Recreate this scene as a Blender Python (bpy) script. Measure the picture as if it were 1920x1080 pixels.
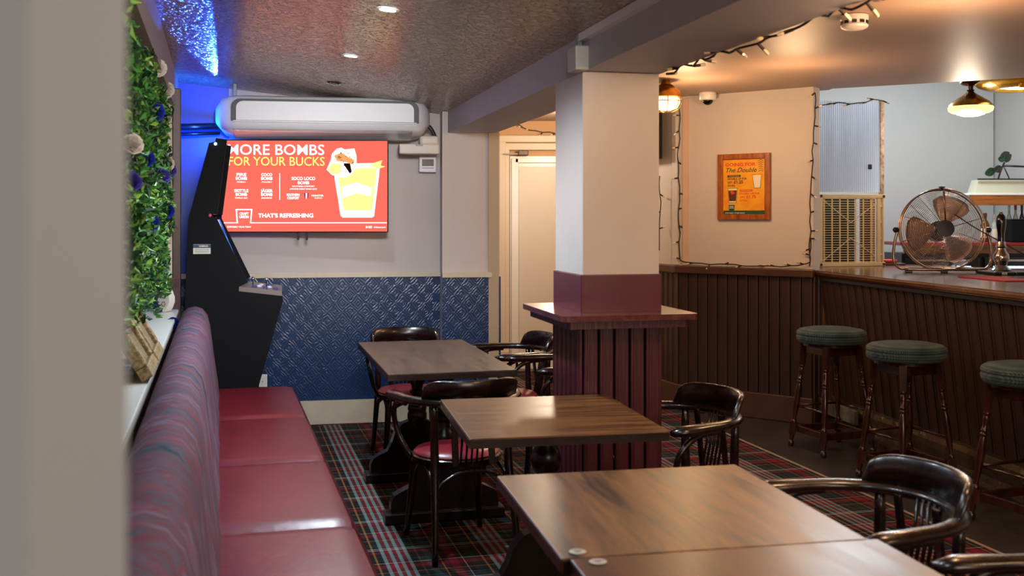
import bpy, bmesh, math, random
from mathutils import Vector, Matrix
random.seed(7)
PI = math.pi
S = bpy.context.scene
C = S.collection
for o in list(bpy.data.objects): bpy.data.objects.remove(o)

# ------------------------------------------------------------------ camera, world, exposure
cam = bpy.data.cameras.new('camera'); camo = bpy.data.objects.new('camera', cam); C.objects.link(camo)
camo.location = (0, 0, 1.5); camo.rotation_euler = (PI/2, 0, 0)
cam.sensor_width = 36; cam.lens = 37.5; cam.shift_y = -132/1920
cam.clip_start = .05; cam.clip_end = 60
cam.dof.use_dof = True; cam.dof.focus_distance = 6.6; cam.dof.aperture_fstop = 4.0
S.camera = camo
W = bpy.data.worlds.new('world'); S.world = W; W.use_nodes = True
W.node_tree.nodes['Background'].inputs[0].default_value = (.55, .6, .7, 1)
W.node_tree.nodes['Background'].inputs[1].default_value = .12
S.view_settings.view_transform = 'Standard'; S.view_settings.look = 'None'
S.view_settings.exposure = 0.0; S.view_settings.gamma = 1; S.view_settings.use_curve_mapping = False

def area(name, loc, target, size, power, col, sy=None, spread=None):
    l = bpy.data.lights.new(name, 'AREA'); l.energy = power; l.color = col
    l.shape = 'RECTANGLE' if sy else 'DISK'; l.size = size
    if sy: l.size_y = sy
    if spread: l.spread = spread
    o = bpy.data.objects.new(name, l); C.objects.link(o); o.location = loc
    o.rotation_euler = (Vector(target)-Vector(loc)).to_track_quat('-Z', 'Y').to_euler()
    return o
def point(name, loc, power, col, r=.05):
    l = bpy.data.lights.new(name, 'POINT'); l.energy = power; l.color = col; l.shadow_soft_size = r
    o = bpy.data.objects.new(name, l); C.objects.link(o); o.location = loc; return o
def spot(name, loc, target, power, col, ang, blend=.3, r=.03):
    l = bpy.data.lights.new(name, 'SPOT'); l.energy = power; l.color = col; l.spot_size = ang; l.spot_blend = blend
    l.shadow_soft_size = r
    o = bpy.data.objects.new(name, l); C.objects.link(o); o.location = loc
    o.rotation_euler = (Vector(target)-Vector(loc)).to_track_quat('-Z', 'Y').to_euler(); return o
def zc(x, y): return 2.27 + (1.315-(x+.2357*y))*.1       # height of the left ceiling, which sags to the beam
WARM = (1, .62, .33); COOL = (.74, .88, 1)
# big front window behind the photographer, and the warm ceiling lamps of the room
area('front_window_light', (2.2, -2.2, 1.75), (.6, 6, 1.1), 2.2, 72, (1, .84, .68), 1.3)
area('far_wall_fill', (.0, .95, 2.22), (-1.35, 7.3, 1.95), .6, 8.5, (.95, .95, 1), .25, math.radians(34))  # added fill, out of view, to brighten the air conditioner and far wall
for x, y, p in ((-.504, 4.33, 80), (-.845, 5.6, 125), (-.17, 3.0, 34), (.14, 1.7, 22)):
    spot('downlight_beam', (x, y, zc(x, y)-.035), (x, y, 0), p, COOL, math.radians(150), .7, .04)
for x, y, p in ((1.25, 3.0, 34), (1.9, 4.6, 24), (2.2, 1.2, 26), (1.75, 6.6, 16)):
    point('warm_lamp_glow', (x, y, 2.1), p, WARM, .14)
point('bulkhead_glow', (1.2, 7.3, 2.12), 21, WARM, .06)
point('bar_lamp_glow', (3.5, 8.2, 2.2), 20, (1, .80, .6), .07)
area('bar_strip_light', (3.6, 9.0, 2.8), (3.7, 9.9, 1.2), 1.6, 30, (.86, .94, 1), .3)
point('lobby_lamp_glow', (.35, 9.3, 2.2), 44, (1, .80, .58), .08)
area('cabinet_blue_led', (-2.12, 7.2, 2.02), (-2.3, 7.4, 2.3), .12, 9, (.008, .13, 1))
spot('cabinet_blue_beam', (-1.99, 7.2, 2.405), (-1.42, 4.4, 2.50), 300, (.03, .12, 1), math.radians(8), .35, .008)
area('ribbed_screen_fill', (2.9, 9.5, 2.8), (2.65, 8.4, 1.9), .9, 48, (.9, .96, 1), .1)  # added unseen fill that brightens the ribbed plastic screen from behind

# ------------------------------------------------------------------ materials
def lin(c):
    if isinstance(c, str):
        c = tuple(int(c[i:i+2], 16)/255 for i in (0, 2, 4))
    return tuple((v/12.92 if v <= .04045 else ((v+.055)/1.055)**2.4) for v in c)+(1,)
MC = {}
def mat(name, col, rough=.5, metal=0, bump=0, bscale=60, var=0, vscale=5, spec=.5, coat=0, trans=0, alpha=1, col2=None, stretch=(1, 1, 1), emit=None, es=1, bdist=.01):
    if name in MC: return MC[name]
    m = bpy.data.materials.new(name); m.use_nodes = True; MC[name] = m
    nt = m.node_tree; b = nt.nodes['Principled BSDF']
    c = lin(col); b.inputs['Base Color'].default_value = c
    b.inputs['Roughness'].default_value = rough; b.inputs['Metallic'].default_value = metal
    b.inputs['Specular IOR Level'].default_value = spec
    if coat: b.inputs['Coat Weight'].default_value = coat; b.inputs['Coat Roughness'].default_value = .12
    if trans: b.inputs['Transmission Weight'].default_value = trans
    if alpha < 1: b.inputs['Alpha'].default_value = alpha
    if emit: b.inputs['Emission Color'].default_value = lin(emit); b.inputs['Emission Strength'].default_value = es
    tc = nt.nodes.new('ShaderNodeTexCoord'); mp = nt.nodes.new('ShaderNodeMapping'); mp.inputs['Scale'].default_value = stretch
    nt.links.new(tc.outputs['Object'], mp.inputs['Vector'])
    if var or col2:
        n = nt.nodes.new('ShaderNodeTexNoise'); n.inputs['Scale'].default_value = vscale; n.inputs['Detail'].default_value = 6
        n.inputs['Roughness'].default_value = .6
        nt.links.new(mp.outputs[0], n.inputs['Vector'])
        r = nt.nodes.new('ShaderNodeValToRGB'); nt.links.new(n.outputs['Fac'], r.inputs[0])
        c2 = lin(col2) if col2 else tuple(v*(1-var) for v in c[:3])+(1,)
        r.color_ramp.elements[0].position = .35; r.color_ramp.elements[1].position = .65
        r.color_ramp.elements[0].color = c2; r.color_ramp.elements[1].color = c
        nt.links.new(r.outputs[0], b.inputs['Base Color'])
    if bump:
        n = nt.nodes.new('ShaderNodeTexNoise'); n.inputs['Scale'].default_value = bscale; n.inputs['Detail'].default_value = 4
        nt.links.new(mp.outputs[0], n.inputs['Vector'])
        bp = nt.nodes.new('ShaderNodeBump'); bp.inputs['Strength'].default_value = bump; bp.inputs['Distance'].default_value = bdist
        nt.links.new(n.outputs['Fac'], bp.inputs['Height']); nt.links.new(bp.outputs[0], b.inputs['Normal'])
    return m
def emis(name, col, strength):
    if name in MC: return MC[name]
    m = bpy.data.materials.new(name); m.use_nodes = True; MC[name] = m
    nt = m.node_tree; nt.nodes.remove(nt.nodes['Principled BSDF'])
    e = nt.nodes.new('ShaderNodeEmission'); e.inputs[0].default_value = lin(col); e.inputs[1].default_value = strength
    nt.links.new(e.outputs[0], nt.nodes['Material Output'].inputs[0]); return m
def math_node(nt, op, a, b=None):
    n = nt.nodes.new('ShaderNodeMath'); n.operation = op
    for i, v in enumerate((a, b)):
        if v is None: continue
        if isinstance(v, (int, float)): n.inputs[i].default_value = v
        else: nt.links.new(v, n.inputs[i])
    return n.outputs[0]

def wood(name, dark, light, rough=.3, stretch=(1.5, 14, 14), scale=3, coat=0, scuff=0, bump=.08):
    if name in MC: return MC[name]
    m = bpy.data.materials.new(name); m.use_nodes = True; MC[name] = m
    nt = m.node_tree; b = nt.nodes['Principled BSDF']
    tc = nt.nodes.new('ShaderNodeTexCoord'); mp = nt.nodes.new('ShaderNodeMapping'); mp.inputs['Scale'].default_value = stretch
    nt.links.new(tc.outputs['Object'], mp.inputs['Vector'])
    n = nt.nodes.new('ShaderNodeTexNoise'); n.inputs['Scale'].default_value = scale; n.inputs['Detail'].default_value = 8
    n.inputs['Roughness'].default_value = .65; n.inputs['Distortion'].default_value = .35
    nt.links.new(mp.outputs[0], n.inputs['Vector'])
    r = nt.nodes.new('ShaderNodeValToRGB'); nt.links.new(n.outputs['Fac'], r.inputs[0])
    r.color_ramp.elements[0].position = .33; r.color_ramp.elements[1].position = .68
    r.color_ramp.elements[0].color = lin(dark); r.color_ramp.elements[1].color = lin(light)
    out = r.outputs[0]
    if scuff:
        n2 = nt.nodes.new('ShaderNodeTexNoise'); n2.inputs['Scale'].default_value = 26; n2.inputs['Detail'].default_value = 3
        nt.links.new(mp.outputs[0], n2.inputs['Vector'])
        n3 = nt.nodes.new('ShaderNodeTexNoise'); n3.inputs['Scale'].default_value = 3.5
        nt.links.new(tc.outputs['Object'], n3.inputs['Vector'])
        f = math_node(nt, 'MULTIPLY', math_node(nt, 'GREATER_THAN', n2.outputs['Fac'], .69), math_node(nt, 'GREATER_THAN', n3.outputs['Fac'], .52))
        mx = nt.nodes.new('ShaderNodeMixRGB'); nt.links.new(math_node(nt, 'MULTIPLY', f, scuff), mx.inputs[0])
        nt.links.new(out, mx.inputs[1]); mx.inputs[2].default_value = lin('a88a6c'); out = mx.outputs[0]
    nt.links.new(out, b.inputs['Base Color'])
    rr = math_node(nt, 'ADD', math_node(nt, 'MULTIPLY', n.outputs['Fac'], .25), rough-.12)
    nt.links.new(rr, b.inputs['Roughness'])
    if name.startswith('table_oak'): b.inputs['Specular IOR Level'].default_value = .38
    if coat: b.inputs['Coat Weight'].default_value = coat; b.inputs['Coat Roughness'].default_value = .15
    bp = nt.nodes.new('ShaderNodeBump'); bp.inputs['Strength'].default_value = bump; bp.inputs['Distance'].default_value = .004
    nt.links.new(n.outputs['Fac'], bp.inputs['Height']); nt.links.new(bp.outputs[0], b.inputs['Normal'])
    return m

def stripes_ramp(nt, coord, stops):
    r = nt.nodes.new('ShaderNodeValToRGB'); r.color_ramp.interpolation = 'CONSTANT'
    els = r.color_ramp.elements
    els[0].position = stops[0][0]; els[0].color = lin(stops[0][1]); els[1].position = stops[1][0]; els[1].color = lin(stops[1][1])
    for p, c in stops[2:]:
        e = els.new(p); e.color = lin(c)
    nt.links.new(coord, r.inputs[0]); return r.outputs[0]

def tartan():
    m = bpy.data.materials.new('tartan_carpet'); m.use_nodes = True
    nt = m.node_tree; b = nt.nodes['Principled BSDF']; b.inputs['Roughness'].default_value = .95; b.inputs['Specular IOR Level'].default_value = .15
    tc = nt.nodes.new('ShaderNodeTexCoord'); mp = nt.nodes.new('ShaderNodeMapping'); mp.vector_type = 'POINT'
    mp.inputs['Rotation'].default_value = (0, 0, -math.radians(14.8)); mp.inputs['Location'].default_value = (.05, .05, 0)
    nt.links.new(tc.outputs['Object'], mp.inputs['Vector'])
    sp = nt.nodes.new('ShaderNodeSeparateXYZ'); nt.links.new(mp.outputs[0], sp.inputs[0])
    P = .46
    cols = []
    K = '17191a'; G = '1f2f2c'; T = '7f9c97'; R = '7a1b26'; O = 'a8703a'; Wt = 'b9ac9c'; D = '3c1418'
    a = [(0, T), (.035, R), (.075, T), (.11, R), (.15, T), (.185, R), (.225, T), (.26, K), (.33, '5a4030'), (.345, K), (.40, G), (.47, K), (.52, O), (.532, D),
         (.60, R), (.68, D), (.735, Wt), (.745, K), (.80, G), (.87, K), (.92, O), (.94, K)]
    w = [(0, T), (.02, R), (.05, T), (.07, K), (.13, '41524f'), (.15, K), (.19, '55625e'), (.20, K), (.26, G), (.33, O), (.34, K), (.41, D), (.46, R), (.55, D), (.60, Wt),
         (.61, K), (.68, G), (.74, K), (.79, '6a4a35'), (.80, K), (.86, D), (.91, R), (.96, K)]
    for ax, st in ((0, a), (1, w)):
        f = math_node(nt, 'FRACT', math_node(nt, 'DIVIDE', math_node(nt, 'ADD', sp.outputs[ax], 20.0), P))
        cols.append(stripes_ramp(nt, f, st))
    mx = nt.nodes.new('ShaderNodeMixRGB'); mx.inputs[0].default_value = .5
    nt.links.new(cols[0], mx.inputs[1]); nt.links.new(cols[1], mx.inputs[2])
    n = nt.nodes.new('ShaderNodeTexNoise'); n.inputs['Scale'].default_value = 350; nt.links.new(tc.outputs['Object'], n.inputs['Vector'])
    hs = nt.nodes.new('ShaderNodeMixRGB'); hs.blend_type = 'MULTIPLY'; hs.inputs[0].default_value = .6
    nt.links.new(mx.outputs[0], hs.inputs[1]); nt.links.new(n.outputs['Fac'], hs.inputs[2])
    g = nt.nodes.new('ShaderNodeMixRGB'); g.blend_type = 'ADD'; g.inputs[0].default_value = .35
    nt.links.new(hs.outputs[0], g.inputs[1]); nt.links.new(hs.outputs[0], g.inputs[2])
    nt.links.new(g.outputs[0], b.inputs['Base Color'])
    bp = nt.nodes.new('ShaderNodeBump'); bp.inputs['Strength'].default_value = .5; bp.inputs['Distance'].default_value = .004
    nt.links.new(n.outputs['Fac'], bp.inputs['Height']); nt.links.new(bp.outputs[0], b.inputs['Normal'])
    return m

def embossed(name, col, rough=.32):
    """painted wallpaper with a raised diamond and scroll relief"""
    m = bpy.data.materials.new(name); m.use_nodes = True
    nt = m.node_tree; b = nt.nodes['Principled BSDF']; b.inputs['Base Color'].default_value = lin(col); b.inputs['Roughness'].default_value = rough
    tc = nt.nodes.new('ShaderNodeTexCoord'); sp = nt.nodes.new('ShaderNodeSeparateXYZ')
    n = nt.nodes.new('ShaderNodeTexNoise'); n.inputs['Scale'].default_value = 25; nt.links.new(tc.outputs['Object'], n.inputs['Vector'])
    nt.links.new(tc.outputs['Object'], sp.inputs[0])
    def tri(v, p):
        return math_node(nt, 'ABSOLUTE', math_node(nt, 'SUBTRACT', math_node(nt, 'FRACT', math_node(nt, 'DIVIDE', math_node(nt, 'ADD', v, 30.0), p)), .5))
    d = math_node(nt, 'ADD', tri(sp.outputs[0], .11), tri(sp.outputs[2], .13))
    d = math_node(nt, 'ADD', d, math_node(nt, 'MULTIPLY', n.outputs['Fac'], .3))
    s = math_node(nt, 'SINE', math_node(nt, 'MULTIPLY', d, 30.0))
    bp = nt.nodes.new('ShaderNodeBump'); bp.inputs['Strength'].default_value = .2; bp.inputs['Distance'].default_value = .0035
    nt.links.new(s, bp.inputs['Height']); nt.links.new(bp.outputs[0], b.inputs['Normal'])
    return m

def stripe_fabric():
    m = bpy.data.materials.new('flame_stripe_fabric'); m.use_nodes = True
    nt = m.node_tree; b = nt.nodes['Principled BSDF']; b.inputs['Roughness'].default_value = .8; b.inputs['Specular IOR Level'].default_value = .25
    tc = nt.nodes.new('ShaderNodeTexCoord'); mp = nt.nodes.new('ShaderNodeMapping'); mp.inputs['Scale'].default_value = (1.3, 4.2, 1.0)
    nt.links.new(tc.outputs['Object'], mp.inputs['Vector'])
    n = nt.nodes.new('ShaderNodeTexNoise'); n.inputs['Scale'].default_value = 2.1; n.inputs['Detail'].default_value = 5; n.inputs['Distortion'].default_value = 1.5
    nt.links.new(mp.outputs[0], n.inputs['Vector'])
    r = nt.nodes.new('ShaderNodeValToRGB'); nt.links.new(n.outputs['Fac'], r.inputs[0])
    e = r.color_ramp.elements; e[0].position = .3; e[0].color = lin('2c3442'); e[1].position = .72; e[1].color = lin('8a4452')
    for p, c in ((.38, '4d5768'), (.44, '6e3644'), (.50, '5a5366'), (.55, '7c3848'), (.60, '66708a'), (.65, '7e4456')):
        x = e.new(p); x.color = lin(c)
    nt.links.new(r.outputs[0], b.inputs['Base Color'])
    bp = nt.nodes.new('ShaderNodeBump'); bp.inputs['Strength'].default_value = .5; bp.inputs['Distance'].default_value = .02
    nt.links.new(n.outputs['Fac'], bp.inputs['Height']); nt.links.new(bp.outputs[0], b.inputs['Normal'])
    return m

M_wallwhite = mat('warm_white_paint', 'cfc4bd', .6, bump=.08, bscale=25, var=.06, vscale=2)
M_cream = mat('cream_paint', 'd9c8b0', .5, bump=.05, bscale=20)
M_column = mat('column_white_paint', 'd2c6bd', .42, bump=.15, bscale=12, var=.05, vscale=3)
M_beam = mat('beam_grey_paint', 'bdb9bf', .5, bump=.1, bscale=14, var=.06, vscale=3)
M_pillar = mat('near_wall_paint', 'b2bfcc', .7)
M_ceil = mat('artex_ceiling', 'ab967c', .24, bump=1.0, bscale=42, var=.12, vscale=1.2, bdist=.035)
nt = M_ceil.node_tree
tc = nt.nodes.new('ShaderNodeTexCoord'); vo = nt.nodes.new('ShaderNodeTexNoise'); vo.inputs['Scale'].default_value = 36; vo.inputs['Detail'].default_value = 2.5; vo.inputs['Distortion'].default_value = .6
nt.links.new(tc.outputs['Object'], vo.inputs['Vector'])
rp = nt.nodes.new('ShaderNodeValToRGB'); rp.color_ramp.elements[0].position = .47; rp.color_ramp.elements[1].position = .56; nt.links.new(vo.outputs['Fac'], rp.inputs[0])
bq = nt.nodes.new('ShaderNodeBump'); bq.inputs['Strength'].default_value = 1; bq.inputs['Distance'].default_value = .012
nt.links.new(rp.outputs[0], bq.inputs['Height']); nt.links.new(bq.outputs[0], nt.nodes['Principled BSDF'].inputs['Normal'])
cr_ = nt.nodes.new('ShaderNodeMixRGB'); nt.links.new(rp.outputs[0], cr_.inputs[0]); cr_.inputs[1].default_value = lin('9a856e'); cr_.inputs[2].default_value = lin('bda68e')  # light and dark flecks paint in the light caught by the stipple
nt.links.new(cr_.outputs[0], nt.nodes['Principled BSDF'].inputs['Base Color'])
M_ceilr = mat('smooth_ceiling', 'a88c78', .5, bump=.06, bscale=6, var=.08, vscale=1.5)
M_pale = mat('pale_blue_paint', 'b8bab9', .5, var=.04, vscale=1.5)
M_blue = embossed('blue_embossed_paper', '14335c')
M_navy = mat('navy_gloss', '152c52', .35)
M_maroon = mat('maroon_gloss_paint', '5f2730', .32, bump=.1, bscale=10, var=.15, vscale=4)
M_maroonb = mat('maroon_board_paint', '52202a', .34, bump=.15, bscale=12, var=.3, vscale=6, stretch=(6, 6, .6))
M_brown = mat('brown_board_paint', '422b1e', .42, bump=.15, bscale=14, var=.3, vscale=5, stretch=(6, 6, .5))
M_brownr = mat('brown_rail_paint', '553626', .38, bump=.1, bscale=12, var=.15, vscale=4)
M_skirtw = mat('white_gloss_skirting', 'd8c9ae', .35, var=.12, vscale=7)
M_white = mat('white_plastic', 'ececec', .38)
M_whitegloss = mat('white_gloss_paint', 'e6e2da', .3)
M_grey = mat('grey_metal_paint', '8f9496', .4)
M_black = mat('black_plastic', '121214', .35)
M_blackm = mat('matte_black_board', '07080b', .8, spec=.25, bump=.04, bscale=40)
M_darkgap = mat('dark_recess', '0d0907', .7)
M_screenglass = mat('dark_glass', '07080a', .06, spec=.6)
M_chrome = mat('chrome', 'c9c4c0', .12, metal=1)
M_copper = mat('copper_tinted_steel', 'a08878', .22, metal=1)
M_brass = mat('aged_brass', 'b8843a', .28, metal=1, var=.4, vscale=30)
M_gold = mat('gilt_wood', 'a8966a', .5, metal=.15, bump=.8, bscale=90, col2='6d5430', vscale=60)
M_table1 = wood('table_oak_dull', '33241c', '5f4534', .38, (14, 1.3, 14), 2.2, scuff=.35)
M_table2 = wood('table_oak_brown', '3c2210', '784d26', .32, (1.3, 14, 14), 2.2, scuff=.25)
M_table3 = wood('table_oak_mid', '22130a', '8a5c30', .36, (9, 1.1, 9), 2.0, scuff=.12, bump=.05)
M_table4 = wood('table_oak_red', '2a1206', '6a3814', .34, (9, 1.0, 9), 2.0, scuff=.3, bump=.05)
M_edge = wood('table_edge_stain', '1a0d0a', '2c1612', .3)
M_chair = wood('dark_bentwood', '0e0605', '200e0a', .27, (3, 3, 3), 5, coat=.35, bump=.02)
M_stool = wood('mahogany_stain', '1c0806', '431a10', .22, (5, 5, 1), 5, coat=.4, bump=.02)
M_base = wood('black_oak_base', '0d0807', '1f120e', .3, (3, 3, 3), 5, coat=.2, bump=.03)
M_bartop = wood('bar_top_wood', '3b1f10', '6e4327', .2, (2, 8, 8), 3, coat=.4)
M_frame = wood('orange_pine_frame', '7c3d12', 'b5672a', .35, (8, 8, 2), 4)
M_red = mat('red_vinyl', '701522', .33, bump=.12, bscale=30, var=.22, vscale=6, coat=.05)
M_redpad = mat('red_seat_vinyl', '821a28', .34, bump=.05, bscale=30)
M_fabric = stripe_fabric()
M_carpet = tartan()
M_lino = mat('dark_vinyl_floor', '3b3632', .35, bump=.1, bscale=18, col2='2a2623', vscale=2.5)
M_wire = mat('dark_cable', '20120e', .5)
M_bulb = mat('clear_bulb', 'e8cfa8', .15, spec=.8)
M_crate = mat('beige_crate_plastic', 'dcc79c', .5, var=.1, vscale=9)
M_green = mat('leaf_green', '3f8a2c', .5, col2='12300f', vscale=22)
M_stem = mat('stem_brown', '2f2416', .8)
M_bluepet = mat('blue_petal', '23309a', .5, var=.4, vscale=40)
M_purple = mat('purple_petal', '4b3f9a', .5, var=.3, vscale=40)
M_whitepet = mat('cream_petal', 'd8cdbd', .6, var=.12, vscale=40)

# ------------------------------------------------------------------ mesh helpers
def obj(name, bm, m, parent=None, smooth=False, loc=None, rot=None):
    bmesh.ops.recalc_face_normals(bm, faces=bm.faces)
    me = bpy.data.meshes.new(name); bm.to_mesh(me); bm.free()
    for mm in (m if isinstance(m, (list, tuple)) else [m]): me.materials.append(mm)
    if smooth:
        for p in me.polygons: p.use_smooth = True
        if smooth != 'all':
            try: me.set_sharp_from_angle(angle=math.radians(40))
            except Exception: pass
    o = bpy.data.objects.new(name, me); C.objects.link(o)
    if parent: o.parent = parent
    if loc: o.location = loc
    if rot: o.rotation_euler = rot
    return o
def inst(src, parent, loc, rot=(0, 0, 0), scale=None):
    o = bpy.data.objects.new(src.name.split('.')[0], src.data); C.objects.link(o); o.parent = parent
    o.location = loc; o.rotation_euler = rot
    if scale: o.scale = scale
    return o
def tag(o, label, cat, group=None):
    o['label'] = label; o['category'] = cat
    if group: o['group'] = group
    return o
def thing(name, label, cat, loc=(0, 0, 0), rotz=0, group=None):
    o = bpy.data.objects.new(name, None); C.objects.link(o); o.location = loc; o.rotation_euler = (0, 0, rotz)
    o.empty_display_size = .1
    return tag(o, label, cat, group)
def struct(o): o['kind'] = 'structure'; return o
def copy_tree(o, parent=None):
    c = o.copy(); C.objects.link(c); c.parent = parent
    for ch in list(o.children): copy_tree(ch, c)
    return c
def new(): return bmesh.new()
def box(bm, c, s, rz=0, bev=0, M=None, seg=2):
    r = bmesh.ops.create_cube(bm, size=1)
    vs = r['verts']
    bmesh.ops.scale(bm, vec=s, verts=vs)
    if bev:
        es = list({e for v in vs for e in v.link_edges})
        rr = bmesh.ops.bevel(bm, geom=es, offset=bev, segments=seg, affect='EDGES', profile=.5)
        vs = list({v for f in rr['faces'] for v in f.verts} | {v for v in vs if v.is_valid})
    T = Matrix.Translation(c) @ Matrix.Rotation(rz, 4, 'Z')
    if M is not None: T = M @ T
    bmesh.ops.transform(bm, matrix=T, verts=vs)
    return vs
def bx(c, s, bev=0, rz=0):
    bm = new(); box(bm, c, s, rz, bev); return bm
def ring_faces(bm, rings, closed=True, cap=True):
    for a, b in zip(rings, rings[1:]):
        n = len(a)
        for i in range(n if closed else n-1):
            j = (i+1) % n
            bm.faces.new((a[i], a[j], b[j], b[i]))
    if cap:
        try: bm.faces.new(rings[0][::-1]); bm.faces.new(rings[-1])
        except Exception: pass
def tube(bm, pts, r, seg=8, ell=1, closed=False, up=None):
    """sweep along pts; r scalar or list; ell squashes the section along up"""
    pts = [Vector(p) for p in pts]; n = len(pts)
    rs = r if isinstance(r, (list, tuple)) else [r]*n
    rings = []; u = None
    for i, p in enumerate(pts):
        a = pts[(i-1) % n] if (i > 0 or closed) else p
        b = pts[(i+1) % n] if (i < n-1 or closed) else p
        t = (b-a).normalized()
        if up is not None:
            w = Vector(up); w = (w - t*w.dot(t)).normalized()
        else:
            if u is None:
                w = Vector((0, 0, 1)) if abs(t.z) < .9 else Vector((1, 0, 0))
            else: w = u
            w = (w - t*w.dot(t)).normalized(); u = w
        s = t.cross(w)
        rings.append([bm.verts.new(p + s*math.cos(2*PI*k/seg)*rs[i] + w*math.sin(2*PI*k/seg)*rs[i]*ell) for k in range(seg)])
    if closed:
        rings.append(rings[0]); ring_faces(bm, rings, cap=False)
    else: ring_faces(bm, rings)
def smoothpts(pts, n=6):
    """Catmull-Rom through pts"""
    P = [Vector(p) for p in pts]; P = [P[0]*2-P[1]]+P+[P[-1]*2-P[-2]]
    out = []
    for i in range(1, len(P)-2):
        for k in range(n):
            t = k/n; a, b, c, d = P[i-1:i+3]
            out.append(.5*((2*b)+(c-a)*t+(2*a-5*b+4*c-d)*t*t+(3*b-a-3*c+d)*t**3))
    out.append(P[-2]); return out
def lathe(bm, prof, seg=24, M=None):
    rings = []; vs = []
    for r, z in prof:
        ring = [bm.verts.new((max(r, 1e-4)*math.cos(2*PI*k/seg), max(r, 1e-4)*math.sin(2*PI*k/seg), z)) for k in range(seg)]
        rings.append(ring); vs += ring
    ring_faces(bm, rings)
    if M is not None: bmesh.ops.transform(bm, matrix=M, verts=vs)
    return vs
def align(p0, p1):
    """matrix taking the z axis from 0..len onto p0..p1"""
    p0 = Vector(p0); p1 = Vector(p1); d = p1-p0
    return Matrix.Translation(p0) @ d.to_track_quat('Z', 'Y').to_matrix().to_4x4()
def prism(bm, pts, d0, d1, axes='xz', M=None):
    """polygon pts in the plane of axes, extruded along the third axis from d0 to d1"""
    def v(a, b, c):
        return {'xz': (a, c, b), 'xy': (a, b, c), 'yz': (c, a, b)}[axes]
    A = [bm.verts.new(v(a, b, d0)) for a, b in pts]; B = [bm.verts.new(v(a, b, d1)) for a, b in pts]
    ring_faces(bm, [A, B])
    if M is not None: bmesh.ops.transform(bm, matrix=M, verts=A+B)
    return A+B
def sphere(bm, c, r, seg=12, sc=(1, 1, 1)):
    x = bmesh.ops.create_uvsphere(bm, u_segments=seg, v_segments=max(6, seg//2), radius=r)
    bmesh.ops.scale(bm, vec=sc, verts=x['verts']); bmesh.ops.translate(bm, vec=c, verts=x['verts'])
def text(s, size, m, parent, loc, rot=(0, 0, 0), bold=.02, width=None, align='CENTER', depth=.0006, shear=0, name='lettering'):
    cu = bpy.data.curves.new('t', 'FONT'); cu.body = s; cu.size = size; cu.align_x = align; cu.align_y = 'CENTER'
    cu.offset = bold*size; cu.extrude = depth; cu.shear = shear; cu.resolution_u = 3
    to = bpy.data.objects.new('t', cu); C.objects.link(to)
    bpy.context.view_layer.update()
    me = bpy.data.meshes.new_from_object(to.evaluated_get(bpy.context.evaluated_depsgraph_get()))
    bpy.data.objects.remove(to); bpy.data.curves.remove(cu)
    me.materials.clear(); me.materials.append(m)
    if width and len(me.vertices):
        xs = [v.co.x for v in me.vertices]; w = max(xs)-min(xs); k = width/w
        for v in me.vertices: v.co.x *= k
    o = bpy.data.objects.new(name, me); C.objects.link(o); o.parent = parent; o.location = loc; o.rotation_euler = rot
    return o
def at(px, py, Y): return Vector(((px-960)/2000*Y, Y, 1.5-(py-408)/2000*Y))

# ------------------------------------------------------------------ floor
def poly(name, pts, z0, z1, m, parent=None):
    bm = new(); prism(bm, pts, z0, z1, 'xy'); return obj(name, bm, m, parent)
struct(poly('floor', [(-4, -3), (6.5, -3), (6.5, 12), (-4, 12)], -.12, -.012, M_lino))
# carpet field: its right edge runs parallel to the bench
def cx(y): return 1.67 + (6.68-y)*.262
def lw(y): return -.27-.277*y
cp = poly('carpet', [(-.54, -2.75), (cx(-2.75), -2.75), (cx(7.85), 7.85), (1.28, 8.38), (.98, 9.3), (1.3, 10.43), (-.88, 10.43), (-.88, 7.98), (-.55, 7.98), (-.1, 7.75), (-.5, 7.69), (-.52, 7.86), (-2.42, 7.52), (lw(.5)+.01, .5)], -.0118, 0, M_carpet)
tag(cp, 'dark red, green and black tartan carpet covering the floor between bench and bar', 'carpet')
bm = new(); prism(bm, [(cx(-2.75), -2.75), (cx(-2.75)+.018, -2.75), (cx(7.8)+.018, 7.8), (cx(7.8), 7.8)], -.012, .003, 'xy')
eb = obj('edge_binding', bm, mat('binding', '9c8064', .6), cp); eb['label'] = 'pale binding strip along the carpet edge'
# dark vinyl by the bar, laid level with the carpet
vn = poly('vinyl_flooring', [(cx(-2.75)+.018, -2.75), (4.55, -2.75), (5.1, 6.3), (4.7, 9.3), (3, 9.3), (1.5, 8.3), (cx(7.8)+.018, 7.8)], -.0119, -.001, M_lino)
tag(vn, 'dark grey brown vinyl floor strip beside the bar and stools', 'flooring')

# ------------------------------------------------------------------ walls
def wall(name, p0, p1, z0, z1, m, thick=.1, kind=True, parent=None):
    """local x runs p0->p1, the visible face is local y=0, the body goes to +y*thick"""
    d = Vector((p1[0]-p0[0], p1[1]-p0[1])); L = d.length
    bm = new(); box(bm, (L/2, thick/2, (z0+z1)/2), (L, abs(thick), z1-z0))
    o = obj(name, bm, m, parent); o.location = (p0[0], p0[1], 0); o.rotation_euler = (0, 0, math.atan2(d.y, d.x))
    if kind: struct(o)
    return o, L
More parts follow.
